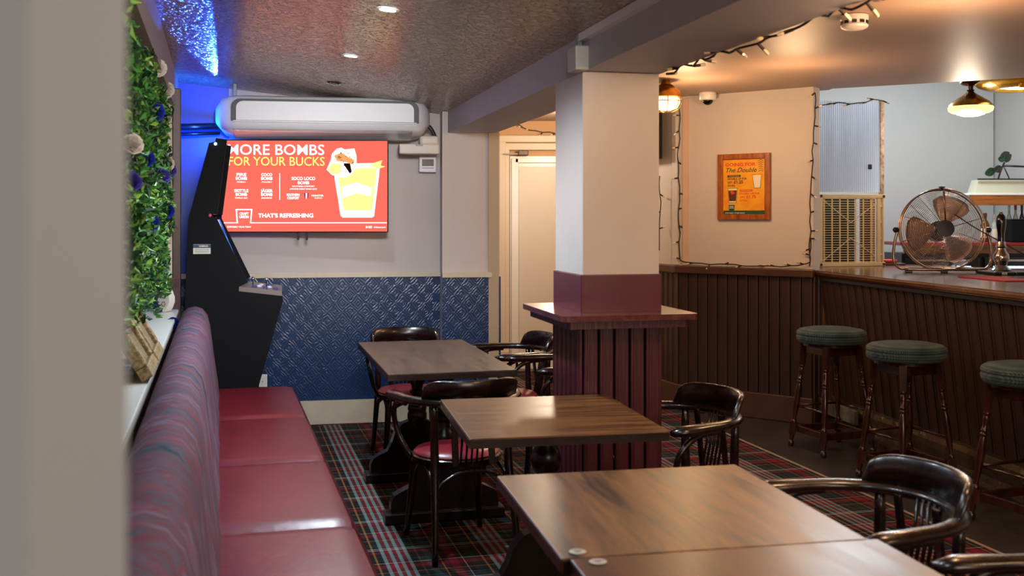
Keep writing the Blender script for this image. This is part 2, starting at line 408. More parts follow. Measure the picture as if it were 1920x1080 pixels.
# far wall behind the television
f0 = (-2.62, 7.54); f1 = (-.52, 7.93)
wf, LF = wall('wall_far', f0, f1, -.01, 2.7, M_wallwhite, .12)
obj('dado_panel', bx((LF/2, -.004, .62), (LF, .008, .9)), M_blue, wf)['label'] = 'blue embossed wallpaper below the dado rail'
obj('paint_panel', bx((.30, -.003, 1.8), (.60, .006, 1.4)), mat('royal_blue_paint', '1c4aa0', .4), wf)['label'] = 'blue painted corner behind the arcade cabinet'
tr, _ = wall('trim_1', f0, f1, 1.065, 1.1, M_skirtw, -.03)
bs, _ = wall('baseboard_far', f0, f1, 0, .17, M_skirtw, -.025)
# pilaster at the end of the beam
g0 = (-.505, 7.72); g1 = (-.09, 7.78)
wp, LP = wall('wall_pilaster', g0, g1, -.01, 2.7, M_wallwhite, .3)
obj('dado_panel', bx((LP/2, -.004, .54), (LP, .008, 1.06)), M_blue, wp)['label'] = 'blue embossed wallpaper below the dado rail'
obj('dado_panel', bx((LP+.004, .15, .54), (.008, .3, 1.06)), M_navy, wp)
bm = new(); box(bm, (LP/2-.03, -.015, 1.085), (LP-.06, .03, .035)); obj('dado_rail', bm, M_skirtw, wp)
obj('corner_post', bx((LP-.045, -.006, 1.33), (.075, .012, 2.42)), mat('post_paint', 'b8a283', .5), wp)
# lobby beyond, with the door
wl, LL = wall('wall_lobby', (-.9, 10.5), (2.2, 10.5), -.01, 2.7, mat('lobby_paint', 'c99a6c', .6), .12)
wall('wall_lobby_side', (-.9, 7.9), (-.9, 10.6), -.01, 2.7, M_cream, .1)
dr, _ = wall('door_1', (-.02, 10.44), (.78, 10.44), 0, 2.1, M_whitegloss, .05)
bm = new(); box(bm, (.4, -.006, 1.05), (.62, .012, 1.9)); obj('door_panel', bm, mat('door_panel_paint', 'd8ccbc', .45), dr)
for c, s in (((.05, -.014, 1.05), (.07, .028, 2.06)), ((.75, -.014, 1.05), (.07, .028, 2.06)), ((.4, -.014, 2.06), (.7, .028, .05)), ((.4, -.014, .1), (.7, .028, .16))):
    obj('stile', bx(c, s, .006), M_whitegloss, dr)
obj('door_closer', bx((.13, -.05, 2.13), (.1, .06, .05), .008), mat('closer_brown', '5a3c2c', .4), dr)
obj('closer_arm', bx((.02, -.05, 2.12), (.16, .012, .012)), M_grey, dr)
fm = thing('door_surround', 'cream moulded door frame around the white door behind the column', 'door surround', (0, 10.5, 0))
for i, (c, s) in enumerate((((-.1, -.06, 1.12), (.08, .05, 2.24)), ((-.05, -.05, 1.09), (.05, .045, 2.18)), ((.87, -.06, 1.12), (.1, .05, 2.24)), ((.385, -.06, 2.27), (1.06, .055, .07)), ((.385, -.05, 2.195), (.96, .045, .07)))):
    obj('moulding', bx(c, s, .01), M_cream, fm)
obj('plinth_block', bx((-.09, -.065, .1), (.12, .07, .2), .008), M_cream, fm)
# left wall with its recess
def lw(y): return -.27-.277*y
ang = math.atan2(1, -.277)
wlo, _ = wall('wall_left', (lw(.4), .4), (lw(7.9), 7.9), -.01, .895, M_navy, .3)
wup, _ = wall('wall_left_upper', (lw(.4), .4), (lw(7.9), 7.9), 2.22, 2.8, M_wallwhite, .3)
wre, _ = wall('wall_left_recess', (lw(.4)-.32, .4), (lw(7.9)-.32, 7.9), -.01, 2.8, M_wallwhite, .1)
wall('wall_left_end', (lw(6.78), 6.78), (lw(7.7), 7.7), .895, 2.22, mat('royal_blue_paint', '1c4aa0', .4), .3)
# face that closes the recess, seen beside the wooden post
re, _ = wall('wall_recess_return', (lw(6.78)-.36, 6.70), (lw(6.78), 6.78), .93, 2.22, M_wallwhite, .04)
obj('dado_panel', bx((.2, -.004, .99), (.4, .008, .15)), M_blue, re)
obj('dado_rail', bx((.2, -.012, 1.085), (.4, .024, .055)), M_maroon, re)
wall('wall_left_near', (-.55, -2.8), (lw(.4), .4), -.01, 2.9, M_wallwhite, .15)
# sill
sl = thing('window_sill', 'white gloss window sill behind the bench backrest', 'window sill', (lw(.5), .5, 0), math.atan2(6.28, lw(6.78)-lw(.5)))
Ls = math.hypot(6.28, lw(6.78)-lw(.5))
obj('sill_board', bx((Ls/2, .14, .908), (Ls, .34, .025), .006), M_whitegloss, sl)
obj('apron', bx((Ls/2, -.012, .86), (Ls, .018, .07)), mat('apron_paint', 'a89a86', .5), sl)
# post at the corner of the recess
ps = thing('wooden_post', 'brown wooden corner post at the end of the window recess', 'post', (lw(6.8)+.02, 6.79, 0), math.radians(15))
obj('post_core', bx((0, 0, 1.16), (.05, .06, 2.32), .004), mat('post_brown', '5a3a28', .45, var=.2, vscale=6, stretch=(5, 5, .6)), ps)
obj('architrave', bx((-.042, -.012, 1.7), (.03, .03, 1.2), .005), M_cream, ps)
# near wall end, out of focus at the left
nw, _ = wall('wall_near', (-.62, .47), (-.213, .47), -.01, 2.9, M_pillar, .12)

# poster wall, angled: A0 -> A1, with brown boards
A0 = Vector((1.32, 8.4)); A1 = Vector((2.187, 7.74)); AD = (A1-A0).normalized(); AL = (A1-A0).length
wa, _ = wall('wall_poster', A0, A1, -.01, 2.5, M_wallwhite, .12)
wb, LB2 = wall('wall_poster_return', (1.02, 9.3), A0, -.01, 2.5, M_wallwhite, .12)
def boards(parent, L, z0, z1, pitch, m, ybase=0, t=.016, x0=0, gap=.010, name='board'):
    n = int(round(L/pitch)); p = L/n
    src = None
    for i in range(n):
        if src is None:
            bm = new(); box(bm, (0, 0, 0), (p-gap, t, z1-z0), 0, .005)
            box(bm, (-(p-gap)*.32, -t*.5, 0), (.006, .006, z1-z0-.01))
            src = obj(name, bm, m, parent, loc=(x0+p*(i+.5), ybase-t/2, (z0+z1)/2)); 
        else: inst(src, parent, (x0+p*(i+.5), ybase-t/2, (z0+z1)/2))
for par, L in ((wa, AL), (wb, LB2)):
    obj('board_backing', bx((L/2, -.002, .55), (L, .004, 1.1)), M_darkgap, par)
    boards(par, L, .17, 1.07, .085, M_brown, -.004)
    obj('top_rail', bx((L/2, -.025, 1.095), (L+.03, .06, .06), .008), M_brownr, par)
    obj('skirting_board', bx((L/2, -.018, .095), (L+.01, .036, .19), .006), M_brownr, par)
# uprights at both ends of the poster panel
obj('corner_batten', bx((.06, -.008, 1.78), (.05, .016, 1.3)), mat('peach_paint', 'd8b7a2', .5), wa)
obj('corner_batten', bx((LB2-.05, -.01, 1.78), (.09, .02, 1.3)), M_wallwhite, wb)
obj('architrave', bx((.52, -.01, 1.62), (.07, .02, .98)), M_cream, wb)
# post between the poster wall and the bar opening
A2 = Vector((2.27, 7.94))
wq, LQ = wall('wall_bar_post', A1 + Vector((-.055, .045)), A2, 1.12, 2.5, mat('peach_post_paint', 'd9b49c', .5), .1)
# bar room walls
wall('wall_bar_back', (2.0, 10.5), (4.74, 10.5), -.01, 2.93, M_pale, .12)
wall('wall_bar_right', (4.74, 10.62), (5.3, 6.5), -.01, 3.0, M_pale, .12)
wall('wall_bar_left', (1.16, 9.3), (2.05, 10.6), -.01, 3.0, M_pale, .12)
# shell out of view
wall('wall_right', (5.3, 6.6), (4.6, -2.8), -.01, 3.0, M_wallwhite, .12)
wall('wall_rear', (-.7, -2.8), (4.7, -2.8), -.01, 3.0, mat('rear_paint', '6d5f58', .6), -.12)

# ------------------------------------------------------------------ ceilings and beam
def bl(y): return .302-.2357*(y-4.47)          # left edge of the beam underside
bm = new()
pts = [(-3.4, -2.9), (bl(-2.9)+.05, -2.9), (bl(8)+.05, 8.0), (-3.4, 8.0)]
A = [bm.verts.new((x, y, zc(x, y))) for x, y in pts]; B = [bm.verts.new((x, y, zc(x, y)+.1)) for x, y in pts]
ring_faces(bm, [A, B]); struct(obj('ceiling', bm, M_ceil))
sof = [(bl(-2.9), -2.9), (5.2, -2.9), (5.2, 6.3), (3.48, 7.25), (2.67, 7.69), (2.36, 7.86), (2.36, 7.95), (1.4, 8.6), (1.1, 9.4), (1.1, 10.6), (-1.0, 10.6), (-1.0, 7.8), (bl(7.7)+.05, 7.8)]
struct(poly('ceiling_bar_side', sof, 2.45, 2.56, M_ceilr))
struct(poly('ceiling_bar_room', [(1.0, 7.0), (5.4, 5.2), (5.4, 10.7), (1.0, 10.7)], 2.93, 3.0, M_pale))
bmn = new(); w_ = .345
prism(bmn, [(bl(-2.85), -2.85), (bl(-2.85)+w_, -2.85+.08), (bl(7.72)+w_, 7.74), (bl(7.72), 7.72)], 2.115, 2.44, 'xy')
be = obj('ceiling_beam', bmn, M_beam); tag(be, 'grey painted boxed ceiling beam running from the white column to the far wall', 'beam')
# white trunking along the top of the beam
tk = thing('cable_trunking', 'white plastic cable trunking along the beam under the left ceiling', 'trunking', (0, 0, 0))
bm = new()
def trk(y0, y1, z, h, off):
    prism(bm, [(bl(y0)-off, y0), (bl(y0)+.0, y0), (bl(y1), y1), (bl(y1)-off, y1)], z, z+h, 'xy')
trk(2.4, 4.45, 2.235, .032, .03); obj('trunking_lid', bm, M_white, tk)
jb = thing('junction_box', 'small white junction box on the beam beside the column top', 'junction box', (bl(4.45)-.03, 4.45, 2.11), math.radians(13.3))
obj('box_body', bx((0, 0, .05), (.06, .12, .1), .006), mat('box_ivory', 'c9c4bb', .4), jb)
obj('conduit', bx((.012, .03, .13), (.02, .03, .06), .004), M_grey, jb)

# ------------------------------------------------------------------ column
RZ = math.radians(13.3)
col = thing('column', 'square white column with maroon base boards and drinks shelf between the tables', 'column', (.295, 4.47, 0), RZ)
cw, cd = .342, .42
obj('shaft', bx((cw/2, cd/2, 1.68), (cw, cd, .866), .004), M_column, col)
obj('collar', bx((cw/2, cd/2, 1.178), (cw+.016, cd+.016, .165), .005), M_maroon, col)
bm = new()
def rr(w, d, r, cx_, cy_):
    o = []
    for (sx, sy, a0) in ((1, 1, 0), (-1, 1, 90), (-1, -1, 180), (1, -1, 270)):
        for k in range(5):
            a = math.radians(a0+k*22.5); o.append((cx_+sx*(w/2-r)+r*math.cos(a), cy_+sy*(d/2-r)+r*math.sin(a)))
    return o
prism(bm, rr(cw+.25, cd+.28, .03, cw/2, cd/2), 1.076, 1.10, 'xy')
obj('shelf_top', bm, mat('worn_maroon_shelf', '6b3a36', .22, col2='49201f', vscale=20, coat=.3), col)
bm = new(); prism(bm, rr(cw+.19, cd+.22, .02, cw/2, cd/2), 1.043, 1.076, 'xy'); obj('shelf_moulding', bm, M_maroonb, col)
obj('core', bx((cw/2, cd/2, .55), (cw-.03, cd-.03, 1.03)), M_darkgap, col)
nb = 4; p = .075
def colboards(L, fx):
    n = int(round(L/p)); q = L/n; src = None
    for i in range(n):
        c, rz = fx(q*(i+.5))
        if src is None:
            bm = new(); box(bm, (0, 0, 0), (q-.009, .018, 1.03), 0, .005); box(bm, (-(q-.009)*.25, -.009, 0), (.006, .005, 1.03))
            src = obj('board', bm, M_maroonb, col, loc=(c[0], c[1], .525), rot=(0, 0, rz))
        else: inst(src, col, (c[0], c[1], .525), (0, 0, rz))
colboards(cw, lambda s: ((s, -.005), 0))
colboards(cw, lambda s: ((s, cd+.005), PI))
colboards(cd, lambda s: ((-.005, s), -PI/2))
colboards(cd, lambda s: ((cw+.005, s), PI/2))
obj('base_board', bx((cw/2, cd/2, .05), (cw+.05, cd+.05, .1), .006), M_maroonb, col)

# ------------------------------------------------------------------ bench
BR = math.atan2(.266, .964)
bench = thing('banquette_bench', 'long wall bench with red vinyl seat and flame-stripe fabric backrest', 'bench', (-1.80, 6.50, 0), BR)
ys = [0, -1.05, -2.09, -3.09, -4.1, -5.1]
for i in range(5):
    y1, y0 = ys[i]-.002, ys[i+1]+.002
    bm = new(); W_ = .485
    L = y1-y0; nx, ny = 14, 22; grid = []
    for a in range(nx+1):
        row = []
        for b in range(ny+1):
            u = a/nx; v = b/ny
            x = -.02 + u*(W_+.02); y = y0+v*L
            ex = (W_-x); r = .07
            z = .462
            if ex < r: z -= r-math.sqrt(max(0, r*r-(r-ex)**2))
            e = min(v, 1-v)*L
            if e < .03: z -= .014*(1-e/.03)**2
            z += .006*math.sin(PI*v)*math.sin(PI*min(1, u*1.2))
            if i == 0 and y > y1-.09 and x > W_-.16:        # rounded outer corner at the end
                q = (y-(y1-.09))/.09; x = min(x, W_-.16+.16*math.sqrt(max(0, 1-q*q*.75)))
            row.append(bm.verts.new((x, y, z)))
        grid.append(row)
    for a in range(nx):
        for b in range(ny): bm.faces.new((grid[a][b], grid[a+1][b], grid[a+1][b+1], grid[a][b+1]))
    # front drop
    fr = grid[-1]; lo = [bm.verts.new((v.co.x-.004, v.co.y, .33)) for v in fr]
    for b in range(ny): bm.faces.new((fr[b], lo[b], lo[b+1], fr[b+1]))
    e1 = [g[-1] for g in grid]; l1 = [bm.verts.new((v.co.x, v.co.y, .33)) for v in e1]
    for a in range(nx): bm.faces.new((e1[a], e1[a+1], l1[a+1], l1[a]))
    e0 = [g[0] for g in grid]; l0 = [bm.verts.new((v.co.x, v.co.y, .33)) for v in e0]
    for a in range(nx): bm.faces.new((e0[a+1], e0[a], l0[a], l0[a+1]))
    obj('seat_cushion', bm, M_red, bench, smooth='all' if 0 else True)
obj('bench_base', bx((.22, -2.55, .165), (.42, 5.08, .33), .01), M_maroonb, bench)
# backrest: soft roll-topped slab
prof = [(.01, .40), (.012, .5), (-.005, .62), (-.022, .75), (-.035, .86), (-.05, .92), (-.08, .958), (-.12, .972), (-.16, .965), (-.195, .935), (-.215, .88), (-.225, .80), (-.228, .5), (-.228, 0), (.0, 0)]
bm = new(); rings = []
N = 60
for k in range(N+1):
    y = .02 - 5.15*k/N; t = 1.0
    e = min(k/N, 1)*5.15
    sh = 0 if e > .07 else (.07-math.sqrt(max(0, .07**2-(.07-e)**2)))
    cxp, czp = -.11, .6
    wv = .004*math.sin(y*9)+.003*math.sin(y*23+1)
    ring = []
    for (x, z) in prof:
        xx, zz = x, z
        if z > .3:
            xx = x+(cxp-x)*min(.9, sh/.11); zz = z-(sh*.8 if z > .8 else 0)
            if z > .45: xx += wv*.6; zz += wv if z > .85 else 0
        ring.append(bm.verts.new((xx, y, zz)))
    rings.append(ring)
ring_faces(bm, rings)
obj('backrest', bm, M_fabric, bench, smooth='all')

# ------------------------------------------------------------------ tables
def trestle(parent, y, hw):
    bm = new()
    lathe(bm, [(.03, .715), (.05, .70), (.05, .675), (.036, .665), (.036, .65), (.05, .63), (.058, .60), (.052, .565), (.034, .54), (.032, .52), (.042, .51), (.042, .495), (.03, .485),
               (.03, .46), (.036, .44), (.05, .425), (.055, .405), (.05, .39), (.056, .375), (.056, .35), (.045, .335), (.04, .30)], 20)
    o = obj('turned_column', bm, M_base, parent, smooth=True, loc=(0, y, 0))
    pts = []
    half = [(.05, .34), (.09, .325), (.13, .28), (.15, .22), (.175, .175), (.22, .155), (.255, .135), (.27, .10), (.27, .05)]
    half = [(a*hw/.3, b) for a, b in half]
    pts = [(-a, b) for a, b in reversed(half)] + half
    bm = new(); prism(bm, pts, y-.035, y+.035, 'xz'); obj('scroll_foot', bm, M_base, parent)
    bm = new(); box(bm, (0, y, .028), (hw*2, .11, .05), 0, .006); obj('foot_plank', bm, M_base, parent)
    obj('top_bearer', bx((0, y, .716), (hw*1.5, .08, .03), .004), M_base, parent)
def table(FL, NL, NR, FR, m, label, ys_, thick=.034):
    """corner pixels of the top give its place; the top itself is a true rectangle"""
    def g(p): Y = .735*2000/(p[1]-408); return Vector(((p[0]-960)/2000*Y, Y))
    a, b, c, d = map(g, (FL, NL, NR, FR))
    ctr = (a+b+c+d)/4; w = ((c-b).length+(d-a).length)/2; l = ((a-b).length+(d-c).length)/2
    # true direction along the depth
    u = ((a-b)+(d-c)).normalized(); v = ((c-b)+(d-a)).normalized()
    th = (math.atan2(-u.x, u.y)+math.atan2(v.y, v.x))/2
    if 'disc' in label: w += .02
    t = thing('pub_table', label, 'table', (ctr.x, ctr.y, 0), th, 'pub tables')
    print('table', label, ctr, w, l, math.degrees(th), math.degrees(math.atan2(-u.x, u.y)), math.degrees(math.atan2(v.y, v.x)))
    bm = new(); box(bm, (0, 0, .765-thick/2), (w, l, thick), 0, .003); obj('table_top', bm, m, t)
    for e in (-1, 1): 
        obj('edge_strip', bx((e*(w/2), 0, .765-thick/2-.002), (.003, l-.006, thick-.006)), M_edge, t)
        obj('edge_strip', bx((0, e*(l/2), .765-thick/2-.002), (w-.006, .003, thick-.006)), M_edge, t)
    for y in ys_: trestle(t, y, .3)
    return t, w, l, th
t1, *_ = table((669.5, 641.5), (730, 702), (972, 693), (864, 636.5), M_table1, 'long dull brown oak table furthest away, under the television wall', (-.42, .42))
t2, *_ = table((819, 748), (888, 822), (1263, 809), (1134, 740), M_table2, 'square glossy brown table in front of the column', (0,))
t3, w3, l3, th3 = table((929, 890), (1069, 1043), (1637, 1013), (1366, 873), M_table3, 'square brown oak table in the foreground with a round number disc, pushed up to another', (0,))
# nearest table butts against the one before
t4 = thing('pub_table', 'reddish glossy table at the bottom edge of the picture, nearest of all', 'table', t3.matrix_basis @ Vector((.02, -l3*.5-.004-.37, 0)), th3, 'pub tables')
bm = new(); box(bm, (0, 0, .748), (w3+.005, .74, .034), 0, .003); obj('table_top', bm, M_table4, t4)
for e in (-1, 1):
    obj('edge_strip', bx((e*(w3/2+.002), 0, .747), (.003, .734, .028)), M_edge, t4)
trestle(t4, 0, .3)
M_disc = mat('number_disc', 'b9b2a4', .35)
for tt, x, y, lab in ((t3, -w3/2+.045, -l3/2+.035, 'white round number disc on the corner of the brown foreground table'), (t4, -w3/2+.05, .37-.035, 'white round number disc on the corner of the nearest reddish table')):
    d = thing('number_disc', lab, 'table disc', tt.matrix_basis @ Vector((x, y, .7655)), th3, 'table number discs')
    bm = new(); lathe(bm, [(.018, 0), (.019, .002), (.0175, .003), (.0145, .0032), (.014, .0024), (.0, .0024)], 24); obj('disc', bm, M_disc, d, smooth=True)
    bm = new(); box(bm, (0, .003, .0028), (.016, .003, .001)); box(bm, (0, -.004, .0028), (.012, .003, .001)); obj('mark', bm, mat('disc_mark', '8d8578', .5), d)

# ------------------------------------------------------------------ chairs
def make_chair(label):
    t = thing('captains_chair', label, 'chair', (0, 0, 0), 0, "dark bentwood captain's chairs")
    bm = new(); lathe(bm, [(.19, .383), (.207, .388), (.207, .416), (.195, .422), (.18, .418)], 32); obj('seat_frame', bm, M_chair, t, smooth=True)
    bm = new(); lathe(bm, [(.196, .418), (.198, .427), (.185, .439), (.14, .448), (.07, .451), (.0, .452)], 32); obj('seat', bm, M_redpad, t, smooth=True)
    # arm rail: straight arms joined by a half round back
    R = .265; pts = [(R+.012, .15, .684), (R+.014, .095, .687), (R+.008, .03, .688)]
    for k in range(0, 17):
        a = -k*PI/16; pts.append((R*math.cos(a), -.02+R*math.sin(a), .69))
    pts += [(-R-.008, .03, .688), (-R-.014, .095, .687), (-R-.012, .15, .684)]
    rs = [.02, .036, .034]+[.03]*17+[.034, .036, .02]
    bm = new(); tube(bm, pts, rs, 10, .62, up=(0, 0, 1)); obj('arm_rail', bm, M_chair, t, smooth='all')
    # crest
    bm = new(); rings = []
    n = 22
    for k in range(n+1):
        u = k/n*2-1; a = -PI/2 + u*math.radians(54)
        h = .092*(1-abs(u)**7)**.5 if abs(u) < 1 else 0
        h = max(h, .004)
        r0 = R-.002; r1 = R+.025*h/.1
        z0 = .70; th = .011
        c, s = math.cos(a), math.sin(a)
        sec = [(r0-th, z0), (r1-th, z0+h*.93), (r1-th*.4, z0+h), (r1+th*.4, z0+h), (r1+th, z0+h*.93), (r0+th, z0)]
        rings.append([bm.verts.new((q*c, -.02+q*s, z)) for q, z in sec])
    ring_faces(bm, rings); obj('crest', bm, M_chair, t, smooth='all')
    for sx in (-1, 1):
        bm = new(); tube(bm, smoothpts([(sx*.195, -.295, 0), (sx*.182, -.255, .22), (sx*.172, -.215, .44), (sx*.176, -.215, .69)], 4), [.014, .0145, .015, .0155, .0165, .0175, .0185, .0195, .0195, .0185, .0175, .0165, .0155], 10)
        obj('rear_leg', bm, M_chair, t, smooth='all')
        bm = new(); tube(bm, smoothpts([(sx*.185, .195, 0), (sx*.165, .165, .22), (sx*.152, .145, .40)], 4), [.013, .014, .015, .0165, .018, .019, .02, .021, .021], 10)
        obj('front_leg', bm, M_chair, t, smooth='all')
        bm = new(); tube(bm, smoothpts([(sx*.266, -.08, .672), (sx*.27, .01, .668), (sx*.272, .08, .635), (sx*.262, .12, .57), (sx*.24, .10, .48), (sx*.205, .04, .405)], 5), .0125, 8)
        obj('arm_support', bm, M_chair, t, smooth='all')
        # side hoop
        bm = new(); tube(bm, smoothpts([(sx*.185, -.255, .2), (sx*.178, -.215, .32), (sx*.17, -.12, .37), (sx*.165, -.02, .38), (sx*.162, .07, .36), (sx*.163, .14, .29), (sx*.168, .17, .2)], 4), .0085, 6)
        obj('hoop', bm, M_chair, t, smooth='all')
        # end slats of the splat
        bm = new(); box(bm, (0, 0, 0), (.03, .012, .29), 0, .003); obj('slat', bm, M_chair, t, loc=(sx*.085, -.228, .55), rot=(-.12, 0, 0))
    for k, yy in enumerate((-1, 1)):
        b0, b1 = (-.24, .185) if yy < 0 else (.17, .165)
        bm = new(); x = b1
        tube(bm, smoothpts([(-x, b0*1.02, .2), (-x+.015, b0, .31), (-.09, b0*.96, .365), (0, b0*.95, .378), (.09, b0*.96, .365), (x-.015, b0, .31), (x, b0*1.02, .2)], 4), .0085, 6)
        obj('hoop', bm, M_chair, t, smooth='all')
    for k in range(5):
        x = -.05+k*.025
        bm = new(); tube(bm, [(x, -.205, .41), (x, -.238, .56), (x, -.255, .69)], [.005, .0065, .005], 6); obj('spindle', bm, M_chair, t, smooth='all')
    return t
proto = make_chair('')
D = math.radians
chairs = [((-.635, 6.64), 194.5, 'dark wooden armchair at the far end of the long table, by the blue wall'),
          ((-.257, 4.93), 21.5, 'dark armchair with red seat seen from behind at the near end of the long table'),
          ((-.045, 6.48), 109, 'dark armchair behind the long table, in front of the white door'),
          ((.195, 5.92), 108, 'dark armchair mostly hidden behind the column'),
          ((.625, 4.34), 115, 'dark armchair with curved back right of the middle glossy table beside the column'),
          ((.945, 2.97), 106, 'large dark armchair right of the foreground table, nearest the bar stools'),
          ((1.18, 2.24), 100, 'dark armchair cut off by the bottom right corner of the picture')]
for i, (p_, r_, lab) in enumerate(chairs):
    c = proto if i == 0 else copy_tree(proto)
    c.location = (p_[0], p_[1], 0); c.rotation_euler = (0, 0, D(r_)); c['label'] = lab

# ------------------------------------------------------------------ bar stools
M_cord = bpy.data.materials.new('blue_green_corduroy'); M_cord.use_nodes = True
nt = M_cord.node_tree; b = nt.nodes['Principled BSDF']; b.inputs['Roughness'].default_value = .85; b.inputs['Sheen Weight'].default_value = .08
tc = nt.nodes.new('ShaderNodeTexCoord'); sp = nt.nodes.new('ShaderNodeSeparateXYZ'); nt.links.new(tc.outputs['Object'], sp.inputs[0])
wx = math_node(nt, 'SINE', math_node(nt, 'MULTIPLY', sp.outputs[0], 760.0))
wz = math_node(nt, 'SINE', math_node(nt, 'MULTIPLY', sp.outputs[2], 420.0))
n = nt.nodes.new('ShaderNodeTexNoise'); n.inputs['Scale'].default_value = 9; n.inputs['Detail'].default_value = 5; nt.links.new(tc.outputs['Object'], n.inputs['Vector'])
f = math_node(nt, 'ADD', math_node(nt, 'MULTIPLY', math_node(nt, 'ADD', wx, wz), .14), n.outputs['Fac'])
r = nt.nodes.new('ShaderNodeValToRGB'); nt.links.new(f, r.inputs[0])
r.color_ramp.elements[0].position = .2; r.color_ramp.elements[0].color = lin('06141a'); r.color_ramp.elements[1].position = .8; r.color_ramp.elements[1].color = lin('4d5a4c')
e = r.color_ramp.elements.new(.5); e.color = lin('1f3c42')
nt.links.new(r.outputs[0], b.inputs['Base Color'])
def make_stool():
    t = thing('bar_stool', '', 'stool', (0, 0, 0), 0, 'bar stools along the bar')
    bm = new(); lathe(bm, [(.17, .69), (.205, .695), (.216, .708), (.219, .728), (.214, .745), (.219, .752), (.216, .765), (.20, .778), (.15, .788), (.08, .792), (0, .793)], 40)
    obj('seat_pad', bm, M_cord, t, smooth=True)
    bm = new(); lathe(bm, [(.17, .672), (.18, .674), (.18, .692), (.17, .694)], 32); obj('seat_board', bm, M_stool, t, smooth=True)
    T, Bt = .118, .185
    for sx in (-1, 1):
        for sy in (-1, 1):
            g = thing  # noqa
            top = Vector((sx*T, sy*T, .675)); bot = Vector((sx*Bt, sy*Bt, 0)); Mx = align(bot, top); L = (top-bot).length
            bm = new(); 
            r_ = bmesh.ops.create_cube(bm, size=1); vs = r_['verts']; bmesh.ops.scale(bm, vec=(.042, .042, .14), verts=vs)
            for v in vs:
                if v.co.z < 0: v.co.x *= .78; v.co.y *= .78
            bmesh.ops.transform(bm, matrix=Mx @ Matrix.Translation((0, 0, L-.07)) @ Matrix.Rotation(0, 4, 'Z'), verts=vs)
            lathe(bm, [(.013, .175), (.012, .20), (.016, .23), (.019, .28), (.0205, .34), (.017, .40), (.013, .42), (.018, .428), (.018, .436), (.014, .441), (.018, .447), (.018, .455), (.013, .462), (.0145, .49), (.016, .515), (.013, .525), (.018, .532), (.018, .54), (.014, .55)], 14, Mx)
            r_ = bmesh.ops.create_cube(bm, size=1); vs = r_['verts']; bmesh.ops.scale(bm, vec=(.04, .04, .075), verts=vs)
            bmesh.ops.transform(bm, matrix=Mx @ Matrix.Translation((0, 0, .12)), verts=vs)
            lathe(bm, [(.018, .158), (.019, .166), (.013, .178)], 14, Mx)
            lathe(bm, [(.012, .0), (.018, .006), (.021, .02), (.018, .034), (.012, .04), (.016, .06), (.019, .085)], 14, Mx)
            obj('leg', bm, M_stool, t, smooth=True)
    q = Bt*.835
    for a in range(4):
        rz = a*PI/2
        obj('stretcher', bx((0, 0, 0), (2*q-.02, .022, .045), .004), M_stool, t, loc=(q*math.sin(rz), -q*math.cos(rz), .12), rot=(0, 0, rz))
        obj('apron', bx((0, 0, 0), (.2, .018, .05), .003), M_stool, t, loc=(T*math.sin(rz), -T*math.cos(rz), .645), rot=(0, 0, rz))
    q2 = Bt-(Bt-T)*.4
    for a in (1, 3, 2):
        rz = a*PI/2
        bm = new(); tube(bm, [(-q2+.01, 0, 0), (q2-.01, 0, 0)], .008, 8); obj('rung', bm, M_stool, t, smooth='all', loc=(q2*math.sin(rz), -q2*math.cos(rz), .27), rot=(0, 0, rz))
    return t
st = make_stool()
for i, (x, y, r_, lab) in enumerate(((2.065, 6.9, 18, 'round blue-green bar stool furthest from the camera, by the corner of the bar'),
                                     (2.243, 6.07, 20, 'round blue-green bar stool in the middle of the row of three'),
                                     (2.52, 5.2, 21, 'round blue-green bar stool cut off by the right edge of the picture'))):
    s = st if i == 0 else copy_tree(st)
    s.location = (x, y, 0); s.rotation_euler = (0, 0, D(r_)); s['label'] = lab

# ------------------------------------------------------------------ bar counter
B0 = Vector((2.187, 7.74)); BD = Vector((.17, -1)).normalized(); BL_ = 3.6
bar = thing('bar_counter', 'long dark wooden bar with vertical boards and polished wooden top', 'bar', (B0.x, B0.y, 0), math.atan2(BD.y, BD.x))
# local x along the front edge toward the camera, local y to the right in the picture (behind the bar)
def toloc(p):
    v = Vector((p[0], p[1])) - B0; n_ = Vector((-BD.y, BD.x)); return (v.dot(BD), v.dot(n_))
tp = [toloc(p) for p in [(2.187, 7.74), (B0.x+BD.x*BL_, B0.y+BD.y*BL_), (3.7, 4.3), (4.0, 7.75), (3.25, 8.72), (2.5, 8.75), (2.30, 8.1)]]
bm = new(); prism(bm, tp, 1.075, 1.117, 'xy'); bmesh.ops.bevel(bm, geom=[e for e in bm.edges], offset=.012, segments=3, affect='EDGES')
obj('counter_top', bm, M_bartop, bar, smooth=True)
obj('under_top_shade', bx((BL_/2+.02, .045, 1.06), (BL_-.05, .05, .03), .004), M_darkgap, bar)  # near-black strip standing in for the shadow gap under the counter top
# backing, inclined with the boards
tilt = math.atan2(.11, .87)
bk = new(); box(bk, (BL_/2, 0, 0), (BL_-.02, .03, .90)); obj('backing', bk, M_darkgap, bar, loc=(0, .055+.055+.025, .62), rot=(tilt, 0, 0))
nb_ = int(BL_/.105); pb = BL_/nb_; src = None
for i in range(nb_):
    loc = (pb*(i+.5), .055+.05, .63)
    if src is None:
        bm = new(); box(bm, (0, 0, 0), (pb-.014, .022, .885), 0, .007); box(bm, (-.028, -.011, 0), (.01, .008, .87))
        src = obj('board', bm, M_brown, bar, loc=loc, rot=(tilt, 0, 0))
    else: inst(src, bar, loc, (tilt, 0, 0))
obj('end_post', bx((-.0, .10, .62), (.06, .08, .9), .005), M_brownr, bar)
pr = [(.20, .20), (.15, .2), (.12, .19), (.105, .16), (.098, .12), (.10, .08), (.085, .045), (.06, .03), (.06, .0), (.2, 0)]
